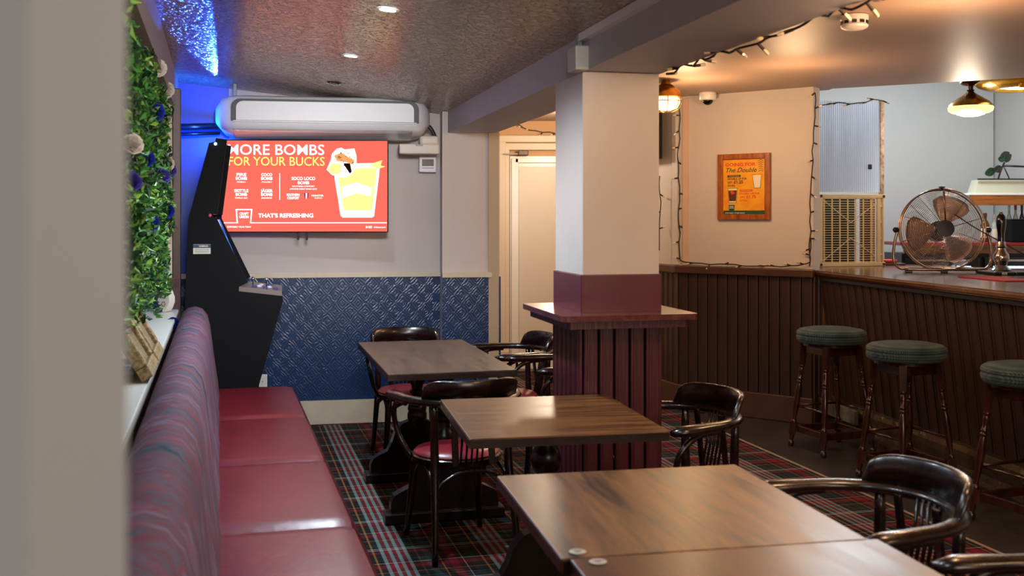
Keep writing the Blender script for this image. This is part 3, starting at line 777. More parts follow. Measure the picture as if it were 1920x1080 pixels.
bm = new(); prism(bm, pr, -.1, BL_, 'yz'); obj('kick_plate', bm, mat('worn_metal_kick', '5a4632', .28, metal=.55, bump=.5, bscale=30, col2='3a2e24', vscale=9), bar, smooth=False)
ledge = obj('worn_ledge', bx((.22, .06, .14), (.62, .03, .10), .006), mat('worn_step', '6d6650', .6, bump=.6, bscale=30, col2='3d3527', vscale=12), bar)

# ------------------------------------------------------------------ television
tv = thing('television', 'flat screen television on the far wall showing a red drinks advert', 'television', (0, 0, 0), 0)
tvc = at(571.5, 349, 7.38); tv.location = tvc; TR = math.radians(3)
tv.rotation_euler = (0, 0, TR)
k = 7.38/2000; TW, TH = 307*k, 170*k
obj('casing', bx((0, .022, 0), (TW+.016, .04, TH+.016), .006), M_black, tv)
obj('wall_bracket', bx((0, .13, 0), (.3, .2, .2), .01), M_black, tv)
for sx in (-.03, .03): obj('cable_tail', bx((sx-.02, .03, -TH/2-.03), (.016, .012, .06), .003), M_black, tv)
scr = obj('screen', bx((0, -.0005, 0), (TW, .003, TH)), emis('screen_red', 'ff6c5c', 1.15), tv); scr['label'] = 'lit screen with a red drinks advert'
EW = emis('screen_white', 'ffffff', 2.2); EY = emis('screen_yellow', 'ffe070', 1.5); EB = emis('screen_dark', '402020', .3); EWs = emis('screen_soft_white', 'fff4e8', 1.6)
EG = emis('screen_glass_yellow', 'f8df84', 1.5); EO = emis('screen_orange', 'f0a060', 1.2); EP = emis('screen_purple', '6a4a90', .7)
def sp_(px, py, lift=1): return ((px-571.5)*k, -.002-.0008*lift, -(py-349)*k)
def stext(s, px, py, w, h, m, bold=.03, al='CENTER'):
    o = text(s, h*k*1.38, m, tv, sp_(px, py), (PI/2, 0, 0), bold, w*k, depth=.0004); return o
stext('MORE BOMBS', 518, 282, 178, 20, EW, .004); stext('FOR YOUR BUCKS', 519, 303.5, 178, 17, EY, .006)
for x, y, l1, l2, l3, w in ((454, 328, 'FIRE', 'BOMB', 'FIREBALL', 18), (501, 328, 'COCO', 'BOMB', 'MALIBU', 20), (454, 358, 'SKITTLE', 'BOMB', 'TRIPLE SEC', 26), (501, 358, 'JÄGER', 'BOMB', 'JÄGERMEISTER', 22)):
    stext(l1, x, y, w, 5.5, EW, .02); stext(l2, x, y+7, 21, 5.5, EW, .02); stext(l3, x, y+13.5, w*.9, 2.4, EW, .0)
stext('SOCO LOCO', 569, 335, 44, 6, EW, .02); stext('BOMB', 569, 343, 21, 5.5, EW, .02)
stext('SOUTHERN COMFORT', 569, 349.5, 42, 2.6, EW, 0); stext('& MONSTER ENERGY MANGO LOCO', 569, 354.5, 50, 2.6, EW, 0)
stext('SOUTHERN', 550, 365.5, 24, 4.5, EW, .02); stext('COMFORT', 550, 371.5, 22, 4.5, EW, .02)
stext('MONSTER', 595, 367, 22, 3.5, EW, .0); stext('ENERGY', 597, 371.5, 14, 2, EW, .0)
stext("THAT'S REFRESHING", 536.5, 404.5, 102, 7.5, EW, .03)
stext('CRAFT', 459, 401, 17, 5, EW, .02); stext('UNION', 459, 407, 17, 5, EW, .02); stext('RESPONSIBLY YOURS TODAY', 450, 425.5, 44, 3, EW, .0)
stext('18+ ONLY', 691, 426, 12, 4, EW, .02); stext('drinkaware.co.uk', 711, 426, 22, 3, EW, .01)
def spoly(pts, m, lift, name='graphic'):
    bm = new(); y0 = -.002-.0008*lift
    prism(bm, [((a-571.5)*k, -(b_-349)*k) for a, b_ in pts], y0, y0-.0006, 'xz'); return obj(name, bm, m, tv)
spoly([(524.4, 325), (525.6, 325), (525.6, 375), (524.4, 375)], EW, 1)
spoly([(418.5, 417), (445.5, 417), (445.5, 418.6), (418.5, 418.6)], EW, 1); spoly([(471, 417), (724.5, 417), (724.5, 418.6), (471, 418.6)], EW, 1)
for seg in ([(443.5, 392), (474.5, 392), (474.5, 394), (443.5, 394)], [(443.5, 392), (445.8, 392), (448, 418.6), (445.5, 418.6)], [(472.3, 392), (474.5, 392), (472, 418.6), (470, 418.6)]): spoly(seg, EW, 2)
for i in range(3): spoly([(570.5+i*3.2, 362), (572.5+i*3.2, 362), (571.8+i*3.0, 374-abs(i-1)*0), (570.9+i*3.0, 371)], EP if i != 1 else EW, 2)
# tumbler and its garnish
spoly([(627, 318), (633, 307), (712, 305), (710, 330), (704, 378), (701, 405), (697, 408), (642, 408), (638, 404), (634, 378), (627, 335)], EWs, 1)
spoly([(634, 325), (638, 316), (706, 314), (703, 345), (697, 394), (645, 394), (640, 370)], EG, 2)
spoly([(640, 350), (668, 342), (698, 352), (694, 368), (668, 362), (642, 372)], EWs, 3)
spoly([(612, 318), (620, 300), (622, 288), (632, 278), (640, 277), (646, 280), (664, 278), (668, 292), (668, 312), (660, 326), (646, 334), (630, 330), (622, 328)], EWs, 3)
spoly([(614, 318), (624, 306), (640, 308), (636, 326), (622, 326)], EG, 4)
spoly([(626, 292), (640, 286), (652, 294), (664, 300), (662, 308), (646, 303), (632, 302)], EO, 4)
random.seed(3)
for i in range(46):
    a = random.uniform(626, 666); b_ = random.uniform(284, 330) if 636 < a < 660 else random.uniform(288, 304)
    s = random.uniform(.6, 1.6); spoly([(a, b_), (a+s*1.6, b_+.6), (a+s, b_+s), (a-.4, b_+s*.7)], EB if random.random() < .75 else emis('screen_deep_red', 'b02020', 1), 5)
spoly([(644, 306), (656, 306), (659, 322), (652, 328), (646, 318)], EB, 4)
spoly([(642, 312), (646, 311), (656, 326), (651, 329)], EWs, 6)
spoly([(690, 308), (716, 300), (713, 310), (722, 312), (710, 316)], EG, 3)

# ------------------------------------------------------------------ air conditioner
aL = at(398, 230, 7.12); aR = at(810, 234, 7.36)
AW = (Vector((aR.x, aR.y))-Vector((aL.x, aL.y))).length
ac = thing('air_conditioner', 'wide white under-ceiling air conditioner above the television', 'air conditioner', (aL.x, aL.y, .014), math.atan2(aR.y-aL.y, aR.x-aL.x))
# section in y (depth) and z
sec = [(.42, 2.30), (.09, 2.315), (.05, 2.305), (.02, 2.28), (.005, 2.24), (.0, 2.15), (.008, 2.115), (.03, 2.088), (.06, 2.072), (.24, 2.045), (.42, 2.04)]
bm = new(); rings = []
N = 28
for i in range(N+1):
    s_ = i/N; x = s_*AW; e = min(x, AW-x); r_ = .17
    f_ = 1 if e >= r_ else math.sqrt(max(0, 1-((r_-e)/r_)**2))
    cy, cz = .42, 2.17
    ring = []
    for (y, z) in sec:
        dz = z-cz
        yy = y + (cy-y)*(1-f_)*.45; zz = cz + dz*(.35+.65*f_) if z < 2.17 else cz+dz*(.55+.45*f_)
        ring.append(bm.verts.new((x, yy, zz)))
    rings.append(ring)
ring_faces(bm, rings); obj('casing', bm, M_white, ac, smooth=True)
# dark recess ring and the grille panel
def rrect(x0, x1, z0, z1, r, bottom=False):
    o = []
    for (cx_, cz_, a0) in ((x1-r, z1-r, 0), (x0+r, z1-r, 90)):
        for q in range(6): a = math.radians(a0+q*18); o.append((cx_+r*math.cos(a), cz_+r*math.sin(a)))
    o += [(x0, z0), (x1, z0)]; return o
bm = new(); prism(bm, rrect(.12, AW-.09, 2.135, 2.285, .06), -.006, .03, 'xz'); obj('recess', bm, mat('recess_grey', '4a4a4c', .5), ac)
bm = new(); prism(bm, rrect(.155, AW-.125, 2.14, 2.268, .045), -.012, .01, 'xz'); obj('intake_panel', bm, M_white, ac)
obj('ledge', bx((AW/2+.015, -.004, 2.133), (AW-.24, .02, .01), .003), M_white, ac)
vs = new(); box(vs, (AW/2, 0, 0), (AW-.26, .21, .005), 0, .002); obj('louvre', vs, mat('gloss_louvre', 'd0d3d8', .1, coat=.5), ac, loc=(0, .142, 2.058), rot=(math.radians(-12), 0, 0))
obj('louvre_edge', bx((AW/2, .03, 2.083), (AW-.26, .012, .006), .002), M_grey, ac)
for x in (.13, AW-.13):
    obj('hanger', bx((x, .2, 2.36), (.02, .03, .12)), M_grey, ac)
# trunking and controller on the wall, right of the unit
cb = thing('trunking_box', 'ivory trunking box under the right end of the air conditioner', 'trunking box', at(786, 290, 7.5), math.radians(10))
obj('box_body', bx((0, .06, .04), (.28, .14, .07), .008), mat('ivory_plastic', 'd8cfc0', .45), cb)
obj('pipe_elbow', bx((.07, .06, .1), (.13, .12, .07), .02), mat('ivory_plastic', 'd8cfc0', .45), cb)
obj('clip', bx((0, -.012, .065), (.05, .006, .012)), M_grey, cb)
bm = new(); tube(bm, smoothpts([(.02, .08, .22), (.08, .07, .2), (.12, .06, .12), (.11, .06, .07)], 5), .014, 8); obj('pipe', bm, M_black, cb, smooth='all')
th_ = thing('wall_controller', 'small grey wall controller with a screen below the trunking box', 'thermostat', at(802, 323, 7.8), math.radians(10.5))
obj('casing', bx((0, .02, .058), (.125, .06, .115), .006), M_white, th_)
obj('display', bx((0, -.012, .07), (.085, .006, .05), .002), mat('lcd', '3c3430', .2), th_)
obj('button_row', bx((0, -.011, .03), (.085, .004, .006)), M_grey, th_)

# cable pipes in the blue corner
pp = thing('wall_pipe', 'dark horizontal pipe in the blue lit corner behind the arcade cabinet', 'pipe', (0, 0, 0))
bm = new(); a_ = at(338, 238, 7.35); b_ = at(412, 236, 7.5); tube(bm, [a_, b_], .022, 8); a2 = a_+Vector((0, 0, -.05)); b2 = b_+Vector((0, 0, -.05)); tube(bm, [a2, b2], .012, 8)
obj('pipe_run', bm, M_black, pp, smooth='all')

# ------------------------------------------------------------------ arcade cabinet
AO = (-2.05, 6.64)
ar = thing('arcade_cabinet', 'tall black arcade game cabinet between the bench end and the blue wall', 'arcade machine', (AO[0], AO[1], 0), math.radians(12.3))
def aq(px, py):
    c_, s_ = math.cos(math.radians(12.3)), math.sin(math.radians(12.3))
    k_ = (px-960)/2000; x = (AO[1]*k_-AO[0])/(c_-s_*k_); return (x, 1.5-(py-408)/2000*(AO[1]+s_*x))
prof = [aq(347, 564), aq(353, 411), aq(392, 268), aq(413, 264), aq(397, 402), aq(402, 410), aq(450, 534), aq(450, 543), aq(529, 552), aq(531, 562), aq(484, 728)]
xb, zb = aq(484, 728); prof += [(xb-.03, 0), (aq(347, 564)[0], 0)]
bm = new(); prism(bm, prof, 0, .02, 'xz'); prism(bm, prof, .60, .62, 'xz'); obj('side_panel', bm, M_blackm, ar)
def seg(n, p, q, m, t=.02, inset=.02, y0=.02, y1=.60, off=0):
    p = Vector(p); q = Vector(q); d = (q-p).normalized(); nn = Vector((-d.y, d.x))
    P = [p+nn*off, q+nn*off, q+nn*(off+t), p+nn*(off+t)]
    bm = new(); prism(bm, [tuple(v) for v in P], y0, y1, 'xz'); return obj(n, bm, m, ar)
M_artw = bpy.data.materials.new('backlit_panel'); M_artw.use_nodes = True
nt = M_artw.node_tree; b = nt.nodes['Principled BSDF']; n = nt.nodes.new('ShaderNodeTexNoise'); n.inputs['Scale'].default_value = 9
tc = nt.nodes.new('ShaderNodeTexCoord'); nt.links.new(tc.outputs['Object'], n.inputs['Vector'])
r = nt.nodes.new('ShaderNodeValToRGB'); nt.links.new(n.outputs['Fac'], r.inputs[0]); e = r.color_ramp.elements
e[0].position = .35; e[0].color = lin('1030a0'); e[1].position = .65; e[1].color = lin('a8c8ff'); x = e.new(.5); x.color = lin('3a78e8')
nt.links.new(r.outputs[0], b.inputs['Emission Color']); b.inputs['Emission Strength'].default_value = 1.0; b.inputs['Base Color'].default_value = (.02, .02, .03, 1); b.inputs['Roughness'].default_value = .1
seg('upper_screen', aq(413, 266), aq(396, 402), M_screenglass, .012, off=.0, y0=.03, y1=.59)
seg('lower_screen', aq(402, 412), aq(452, 531), M_artw, .014, off=-.012, y0=.03, y1=.59)
# raised black screen hoods
def rim(p, q, w=.05, y0=-.005, y1=.0):
    p = Vector(p); q = Vector(q); d = (q-p).normalized(); nn = Vector((-d.y, d.x))
    for (ya, yb) in ((-.004, .03), (.59, .624)):
        bm = new(); prism(bm, [tuple(p+nn*.018), tuple(q+nn*.018), tuple(q-nn*w), tuple(p-nn*w)], ya, yb, 'xz'); obj('screen_frame', bm, M_blackm, ar)
rim(aq(420, 261), aq(402, 402)); rim(aq(399, 408), aq(460, 532))
bm = new(); p0 = Vector(aq(448, 537)); p1 = Vector(aq(529, 546)); prism(bm, [tuple(p0), tuple(p1), tuple(p1-Vector((0, .03))), tuple(p0-Vector((0, .03)))], -.002, .622, 'xz')
obj('control_panel', bm, mat('panel_grey', '6d6460', .3, metal=.5), ar)
for i, (u, yy) in enumerate(((.35, .1), (.45, .18), (.6, .1), (.7, .2), (.85, .12), (.5, .35), (.7, .42))):
    q = p0.lerp(p1, u); bm = new(); lathe(bm, [(.016, 0), (.016, .008), (.011, .012), (0, .013)], 12); obj('button', bm, mat('button_white', 'd8d4e8', .3) if i % 2 else mat('button_blue', '3a4a90', .3), ar, smooth=True, loc=(q.x, yy, q.y))
for u, yy in ((.3, .25), (.62, .3)):
    q = p0.lerp(p1, u); bm = new(); tube(bm, [(0, 0, 0), (0, 0, .04)], .004, 6); sphere(bm, (0, 0, .045), .014, 10); obj('joystick', bm, M_chrome, ar, smooth=True, loc=(q.x, yy, q.y))
q = aq(391, 467); lb = obj('label_sticker', bx((q[0]-.04, -.001, q[1]), (.105, .002, .06)), mat('sticker_white', 'd0cfc4', .5), ar); lb['label'] = 'small printed sticker with a blue top band'
obj('sticker_band', bx((q[0]-.04, -.0022, q[1]+.018), (.105, .001, .022)), mat('sticker_blue', '1d3a5e', .5), ar)
text('GAMING', .014, mat('sticker_letter', 'e8e0c0', .5), ar, (q[0]-.03, -.0028, q[1]+.018), (PI/2, 0, 0))
for i in range(3): obj('sticker_line', bx((q[0]-.04, -.0022, q[1]-.002-i*.009), (.085, .001, .003)), mat('sticker_ink', '77746a', .5), ar)
sphere_b = new(); q = aq(394, 404); sphere(sphere_b, (q[0], -.01, q[1]), .012, 10); obj('corner_stud', sphere_b, mat('pink_stud', 'c04878', .3), ar, smooth=True)
q = aq(408, 270); bm = new(); lathe(bm, [(.008, 0), (.009, .01), (0, .014)], 12); obj('led', bm, emis('led_white_blue', '9fc4ff', 12), ar, loc=(q[0]-.012, -.004, q[1]), rot=(PI/2, 0, 0))
so = thing('wall_socket', 'white wall socket low on the blue wall behind the arcade cabinet', 'socket', at(489, 727, 7.62), math.radians(10.5))
obj('face_plate', bx((0, 0, .05), (.09, .012, .09), .003), M_whitegloss, so)
for x in (-.012, .012): obj('pin_hole', bx((x, -.0065, .045), (.004, .002, .01)), M_black, so)

# ------------------------------------------------------------------ foliage panel, ornaments on the sill
fo = thing('artificial_foliage_panel', 'green artificial foliage wall with blue and white roses at the left edge', 'foliage', (0, 0, 0))
bm = new(); random.seed(11)
def fpt():
    y = random.uniform(2.7, 6.45); z = random.uniform(1.08, 2.17)
    ztop = 2.2-.03*math.sin(y*5); zb_ = 1.12+.07*math.sin(y*7)+.05*math.sin(y*17)
    z = zb_+(ztop-zb_)*random.random()
    d = random.random()**.6*.17*(.75+.25*math.sin(z*9+y*6))
    return Vector((lw(y)-.15+d, y, z))
for i in range(15000):
    c = fpt(); s = random.uniform(.012, .03)
    v = Vector((random.uniform(-.2, 1), random.uniform(-1, 1), random.uniform(-.6, 1))).normalized()
    w = v.cross(Vector((random.uniform(-1, 1), random.uniform(-1, 1), random.uniform(-1, 1)))).normalized()
    nn = v.cross(w)*s*.25
    a, b_, c_, d = bm.verts.new(c-v*s), bm.verts.new(c+w*s*.42+nn), bm.verts.new(c+v*s), bm.verts.new(c-w*s*.42+nn)
    f_ = bm.faces.new((a, b_, c_)); g_ = bm.faces.new((a, c_, d)); mi = random.choice((0, 0, 1, 1, 2)); f_.material_index = mi; g_.material_index = mi
lf = obj('leaves', bm, [mat('leaf_mid', '3f7c30', .45), mat('leaf_dark', '17401e', .5), mat('leaf_lime', '7ba63c', .45)], fo); lf['kind'] = 'stuff'
bm = new()
for i in range(60):
    c = fpt(); tube(bm, [c-Vector((.06, 0, .03)), c, c+Vector((.03, random.uniform(-.06, .06), random.uniform(-.1, .05)))], .002, 4)
o = obj('stems', bm, M_stem, fo); o['kind'] = 'stuff'
bk = new(); box(bk, (0, 0, 0), (3.9, .02, 1.05)); obj('backing_mat', bk, mat('backing_green', '152a12', .8), fo, loc=((lw(2.7)+lw(6.45))/2-.16, (2.7+6.45)/2, 1.66), rot=(0, 0, ang))
def rose(parent, c, r, m, name='rose'):
    bm = new(); random.seed(int(c[1]*100))
    for ring_, (n_, rr_, up) in enumerate(((3, .25, .9), (5, .55, .7), (6, .9, .35), (7, 1.1, 0))):
        for k_ in range(n_):
            a = 2*PI*k_/n_+ring_*.5; ca, sa = math.cos(a), math.sin(a); wd = r*.55
            base = Vector((ca*r*rr_*.35, sa*r*rr_*.35, 0)); tip = Vector((ca*r*rr_, sa*r*rr_, r*(up*.6+.35)))
            side = Vector((-sa, ca, 0))*wd
            mid = (base+tip)/2+Vector((ca, sa, -.3))*r*.15
            v = [bm.verts.new(x) for x in (base-side*.4, mid-side, tip-side*.6, tip+side*.6, mid+side, base+side*.4)]
            bm.faces.new(v)
    o = obj(name, bm, m, parent, smooth=True, loc=c, rot=(PI/2.1+random.uniform(-.4, .4), random.uniform(-.5, .5), .7+random.uniform(-.5, .5)), )
    o.scale = (.8, .8, 1); return o
for px, py, Y, r_, m, lab in ((298, 168, 6.0, .055, M_whitepet, 'cream rose'), (282, 128, 5.2, .05, M_whitepet, 'cream rose'), (306, 308, 6.2, .05, M_whitepet, 'cream rose'), (238, 272, 3.6, .045, M_whitepet, 'white rose'),
                              (280, 210, 5.0, .05, M_bluepet, 'blue rose'), (268, 418, 4.6, .045, M_bluepet, 'blue rose'), (312, 320, 6.3, .055, M_purple, 'purple rose'), (292, 332, 5.6, .05, M_purple, 'purple rose'),
                              (306, 396, 6.2, .05, M_bluepet, 'blue rose'), (238, 342, 3.6, .04, M_purple, 'purple rose'), (262, 300, 4.4, .04, M_bluepet, 'blue rose')):
    p_ = at(px, py, Y); p_.x = max(p_.x, lw(Y)-.02); rose(fo, p_, r_, m)['label'] = lab
rs = thing('artificial_rose', 'single blue artificial rose lying on the sill behind the bench top', 'flower', (-1.93, 5.98, .985))
rs.location = at(322, 606, 6.1)
o = rose(rs, (0, 0, 0), .045, M_bluepet, 'petals')
bm = new(); tube(bm, [(0, 0, 0), (-.06, .05, .0), (-.13, .12, .01)], .003, 6); obj('stem', bm, M_stem, rs)
ln = thing('white_lantern', 'small oval white pierced ornament standing on the window sill', 'ornament', at(312, 581, 6.55), math.radians(-20))
ln.location.z = .921
pts = [(.04*(1.0)*math.cos(a), .075+.075*math.sin(a)) for a in [2*PI*i/24 for i in range(24)]]
pts = [(x*(1.05), max(z, .002)) for x, z in pts]
bm = new(); prism(bm, pts, -.028, .028, 'xz'); bmesh.ops.bevel(bm, geom=[e for e in bm.edges if abs(e.verts[0].co.y-e.verts[1].co.y) < 1e-5], offset=.006, segments=2, affect='EDGES')
obj('body', bm, M_whitegloss, ln, smooth=True)
bm = new()
for cz_ in (.05, .1):
    for k_ in range(6):
        a = k_*PI/3; lathe(bm, [(.004, 0), (.004, .002), (0, .002)], 8, Matrix.Translation((.013*math.cos(a), -.028, cz_+.013*math.sin(a))) @ Matrix.Rotation(PI/2, 4, 'X'))
obj('pierced_pattern', bm, mat('pierce_dark', '6a3a34', .6), ln)
# two gilt frames leaning on the sill
for i, (Y, off, lab) in enumerate(((4.30, 0, 'gilt carved frame leaning on the sill, the one nearer the bench'), (3.9, -.045, 'gilt carved frame leaning behind the first, further from the bench'))):
    fr = thing('gilded_mirror', lab, 'mirror', (lw(Y)+.03, Y, .935), BR, 'gilt frames on the sill')
    tl = math.radians(-30)
    e = bpy.data.objects
    def fp(name, c, s, m, bev=.006):
        return obj(name, bx(c, s, bev), m, fr, rot=(0, tl, 0))
    H = .38; Ln = .36
    fp('panel', (0, 0, H/2), (.012, Ln-.06, H-.06), mat('speckled_gilt', 'a5946a', .5, metal=.15, bump=1, bscale=160, col2='4f3c20', vscale=110))
    for c, s in (((0, 0, .022), (.045, Ln, .045)), ((0, 0, H-.022), (.045, Ln, .045)), ((0, Ln/2-.022, H/2), (.045, .045, H-.09)), ((0, -Ln/2+.022, H/2), (.045, .045, H-.09))):
        fp('frame_rail', c, s, M_gold)
tr_ = thing('mosaic_tray', 'small marbled mosaic tray on the sill below the gilt frames', 'tray', (lw(4.05)-.10, 4.05, .9215), BR)
obj('tray_base', bx((0, 0, .006), (.15, .3, .012), .003), mat('tray_grey', 'a9b2b0', .3), tr_)
random.seed(5)
for i in range(5):
    for j in range(9):
        obj('tile', bx((-.058+i*.029, -.13+j*.0325, .014), (.025*random.uniform(.8, 1), .028*random.uniform(.8, 1), .005), .001), mat('tile_%d' % ((i*3+j) % 3), ('8fa5a4', 'c4cfcd', '5f7a7c')[(i*3+j) % 3], .2), tr_)

# ------------------------------------------------------------------ poster
def onwall(t_, z, off=0.0):
    return (AL*t_, -off, z)
pw = at(1397, 348, 8.0)
tL, tR = .311, .702
po = thing('framed_poster', 'wood framed yellow drinks poster on the angled wall left of the bar', 'poster', (A0.x+(A1.x-A0.x)*(tL+tR)/2, A0.y+(A1.y-A0.y)*(tL+tR)/2, 1.733), math.atan2(AD.y, AD.x))
PW, PH = AL*(tR-tL), .50
fw = .042
for c, s in (((-PW/2+fw/2, -.014, 0), (fw, .028, PH)), ((PW/2-fw/2, -.014, 0), (fw, .028, PH)), ((0, -.014, PH/2-fw/2), (PW-2*fw, .028, fw)), ((0, -.014, -PH/2+fw/2), (PW-2*fw, .028, fw))):
    obj('frame_rail', bx(c, s, .004), M_frame, po)
iw, ih = PW-2*fw, PH-2*fw
obj('poster_sheet', bx((0, -.008, 0), (iw, .004, ih)), mat('poster_yellow', 'f2b21c', .4, col2='e8901c', vscale=9), po)
# pixel frame inside the crop: sheet spans x 135..683, y 165..935 of the studied enlargement
def pp_(x, y): return ((x-409)/548*iw, -.0105, -(y-550)/770*ih)
def ptext(s, x, y, w, h, m, bold=.02, shear=0):
    text(s, h/770*ih*1.38, m, po, pp_(x, y), (PI/2, 0, 0), bold, w/548*iw, depth=.0005, shear=shear)
Pr = mat('poster_red', 'd8481c', .5); Pd = mat('poster_dark', '3c2c1c', .5); Pg = mat('poster_green', '234a34', .5); Pw = mat('poster_white', 'e8e0d0', .5); Pc = mat('poster_cola', '5a2a1c', .5); Pl = mat('poster_pale', 'f0dca0', .5)
ptext('GOING FOR', 358, 240, 400, 48, Pr, .035); ptext('The Double', 362, 318, 400, 66, Pg, .01, .35)
ptext('DOUBLE UP FOR', 318, 438, 250, 28, Pd); ptext('JUST', 222, 488, 60, 26, Pd); ptext('£1.25', 335, 484, 120, 42, Pd, .03); ptext('EXTRA', 242, 534, 98, 26, Pd)
ptext('DOUBLE UP FOR', 480, 646, 260, 28, Pr); ptext('JUST', 388, 696, 64, 26, Pr); ptext('£1.75', 502, 693, 128, 42, Pr, .03); ptext('EXTRA', 400, 745, 100, 26, Pr)
def ppoly(pts, m, lift=0):
    bm = new(); y0 = -.0102-.0006*lift
    prism(bm, [(pp_(a, b_)[0], pp_(a, b_)[2]) for a, b_ in pts], y0, y0-.0005, 'xz'); obj('graphic', bm, m, po)
ppoly([(190, 385), (365, 382), (365, 412), (190, 415)], Pd); ppoly([(355, 590), (518, 588), (518, 618), (355, 620)], Pr)
text('STANDARD DRINKS', .008, Pl, po, (pp_(278, 400)[0], -.012, pp_(278, 400)[2]), (PI/2, 0, 0), 0, .085, depth=.0003); text('PREMIUM DRINKS', .008, Pl, po, (pp_(436, 604)[0], -.012, pp_(436, 604)[2]), (PI/2, 0, 0), 0, .08, depth=.0003)
ppoly([(515, 383), (637, 380), (622, 572), (538, 574)], Pd); ppoly([(520, 388), (632, 385), (617, 566), (543, 568)], Pl, 1); ppoly([(528, 430), (624, 428), (612, 556), (548, 558)], Pw, 2)
ppoly([(195, 568), (322, 566), (308, 774), (208, 776)], Pd); ppoly([(200, 573), (317, 571), (303, 768), (212, 770)], Pl, 1); ppoly([(204, 600), (313, 598), (302, 748), (214, 750)], Pc, 2); ppoly([(225, 610), (260, 604), (290, 640), (250, 660)], Pr, 3)
for i in range(6):
    y = 180+i*29; ppoly([(592, y+12), (624, y-6), (657, y+12), (657, y+18), (624, y+2), (592, y+18)], Pg)
ppoly([(138, 882), (520, 882), (683, 880), (683, 935), (138, 935)], Pg); ppoly([(205, 798), (288, 798), (280, 882), (212, 882)], Pg); ppoly([(198, 792), (295, 792), (295, 799), (198, 799)], Pw, 1)
text('CRAFT', .012, Pw, po, (pp_(246, 824)[0], -.012, pp_(246, 824)[2]), (PI/2, 0, 0), .02, .04, depth=.0003); text('UNION', .012, Pw, po, (pp_(246, 846)[0], -.012, pp_(246, 846)[2]), (PI/2, 0, 0), .02, .04, depth=.0003)
text('RESPONSIBLY YOURS TODAY', .011, Pw, po, (pp_(290, 918)[0], -.0125, pp_(290, 918)[2]), (PI/2, 0, 0), .02, 260/548*iw, depth=.0003)

# ------------------------------------------------------------------ wall speaker, camera, detectors, downlights
sk = thing('wall_screen', 'dark flat screen on the wall just right of the column, partly hidden', 'screen', (1.13, 8.85, 1.98), math.radians(-71))
obj('casing', bx((0, -.05, .2), (.6, .06, .42), .01), M_black, sk); obj('bracket', bx((0, -.01, .2), (.12, .04, .12)), M_black, sk)
cc = thing('security_camera', 'white dome security camera at the top of the poster wall', 'camera', (1.49, 8.12, 2.45), 0)
bm = new(); lathe(bm, [(.062, 0), (.064, -.005), (.064, -.05), (.058, -.058), (.0, -.058)], 24); obj('housing', bm, M_whitegloss, cc, smooth=True)
bm = new(); lathe(bm, [(.042, -.055)]+[(.042*math.cos(a), -.055-.04*math.sin(a)) for a in [i*PI/12 for i in range(7)]], 20); obj('dome', bm, M_screenglass, cc, smooth='all')
sd = thing('smoke_detector', 'white slotted smoke detector on the bar side ceiling', 'smoke detector', (1.605, 5.0, 2.45))
bm = new(); lathe(bm, [(.055, 0), (.064, -.004), (.064, -.022), (.058, -.026), (.058, -.048), (.064, -.05), (.06, -.06), (.045, -.068), (0, -.072)], 30); obj('body', bm, mat('detector_white', 'd9c9c4', .4), sd, smooth=True)
for k_ in range(10):
    a = k_*PI/5; obj('slot', bx((0, 0, 0), (.022, .006, .014)), M_black, sd, loc=(.0585*math.cos(a), .0585*math.sin(a), -.037), rot=(0, 0, a+PI/2))
cl = thing('ceiling_disc', 'white round ceiling fitting cut off by the top edge of the picture', 'ceiling fitting', (-.11, 3.72, zc(-.11, 3.72)))
bm = new(); lathe(bm, [(.1, 0), (.105, -.006), (.1, -.02), (.07, -.035), (0, -.038)], 30); obj('body', bm, M_white, cl, smooth=True)
obj('rim', bx((0, 0, -.003), (.02, .02, .006)), M_white, cl)
for x, y, lit, lab in ((-.504, 4.33, 60, 'bright recessed downlight nearest the camera at the top of the picture'), (-.845, 5.6, 30, 'lit recessed downlight, second from the camera'), (-1.13, 6.76, 0, 'unlit recessed downlight nearest the air conditioner')):
    d = thing('downlight', lab, 'downlight', (x, y, zc(x, y)), 0, 'recessed ceiling downlights'); d.rotation_euler = (0, .1, 0)
    bm = new(); lathe(bm, [(.035, -.001), (.046, -.001), (.048, -.005), (.045, -.009), (.034, -.008), (.033, -.001)], 28); obj('bezel', bm, M_chrome if not lit else M_whitegloss, d, smooth=True)
    bm = new(); lathe(bm, [(.033, -.004), (.02, -.006), (0, -.007)], 24); obj('lamp', bm, emis('downlight_glow', 'eaf4ff', 40) if lit else mat('dead_lamp', '5b5048', .2, metal=.5), d, smooth=True)

# ------------------------------------------------------------------ bulkhead lamp and bar lamps
bh = thing('bulkhead_lamp', 'glowing brass caged bulkhead lamp on the ceiling just right of the column', 'lamp', (1.06, 7.36, 2.45))
bm = new(); lathe(bm, [(.03, 0), (.035, -.03), (.06, -.045), (.095, -.075), (.112, -.105), (.115, -.12), (.105, -.125)], 28); obj('cap', bm, M_brass, bh, smooth=True)
bm = new(); lathe(bm, [(.09, -.122), (.098, -.135), (.098, -.165), (.08, -.195), (.04, -.21), (0, -.213)], 24); obj('glass', bm, emis('bulkhead_glass', 'ffd9a0', 5.0), bh, smooth='all')
bm = new()
for k_ in range(8):
    a = k_*PI/4; ca, sa = math.cos(a), math.sin(a); tube(bm, [(ca*.108, sa*.108, -.12), (ca*.108, sa*.108, -.165), (ca*.09, sa*.09, -.2), (ca*.045, sa*.045, -.222), (0, 0, -.225)], .003, 5)
tube(bm, [(.108*math.cos(a), .108*math.sin(a), -.15) for a in [i*PI/12 for i in range(24)]], .003, 5, closed=True)
obj('wire_cage', bm, M_brass, bh, smooth='all')
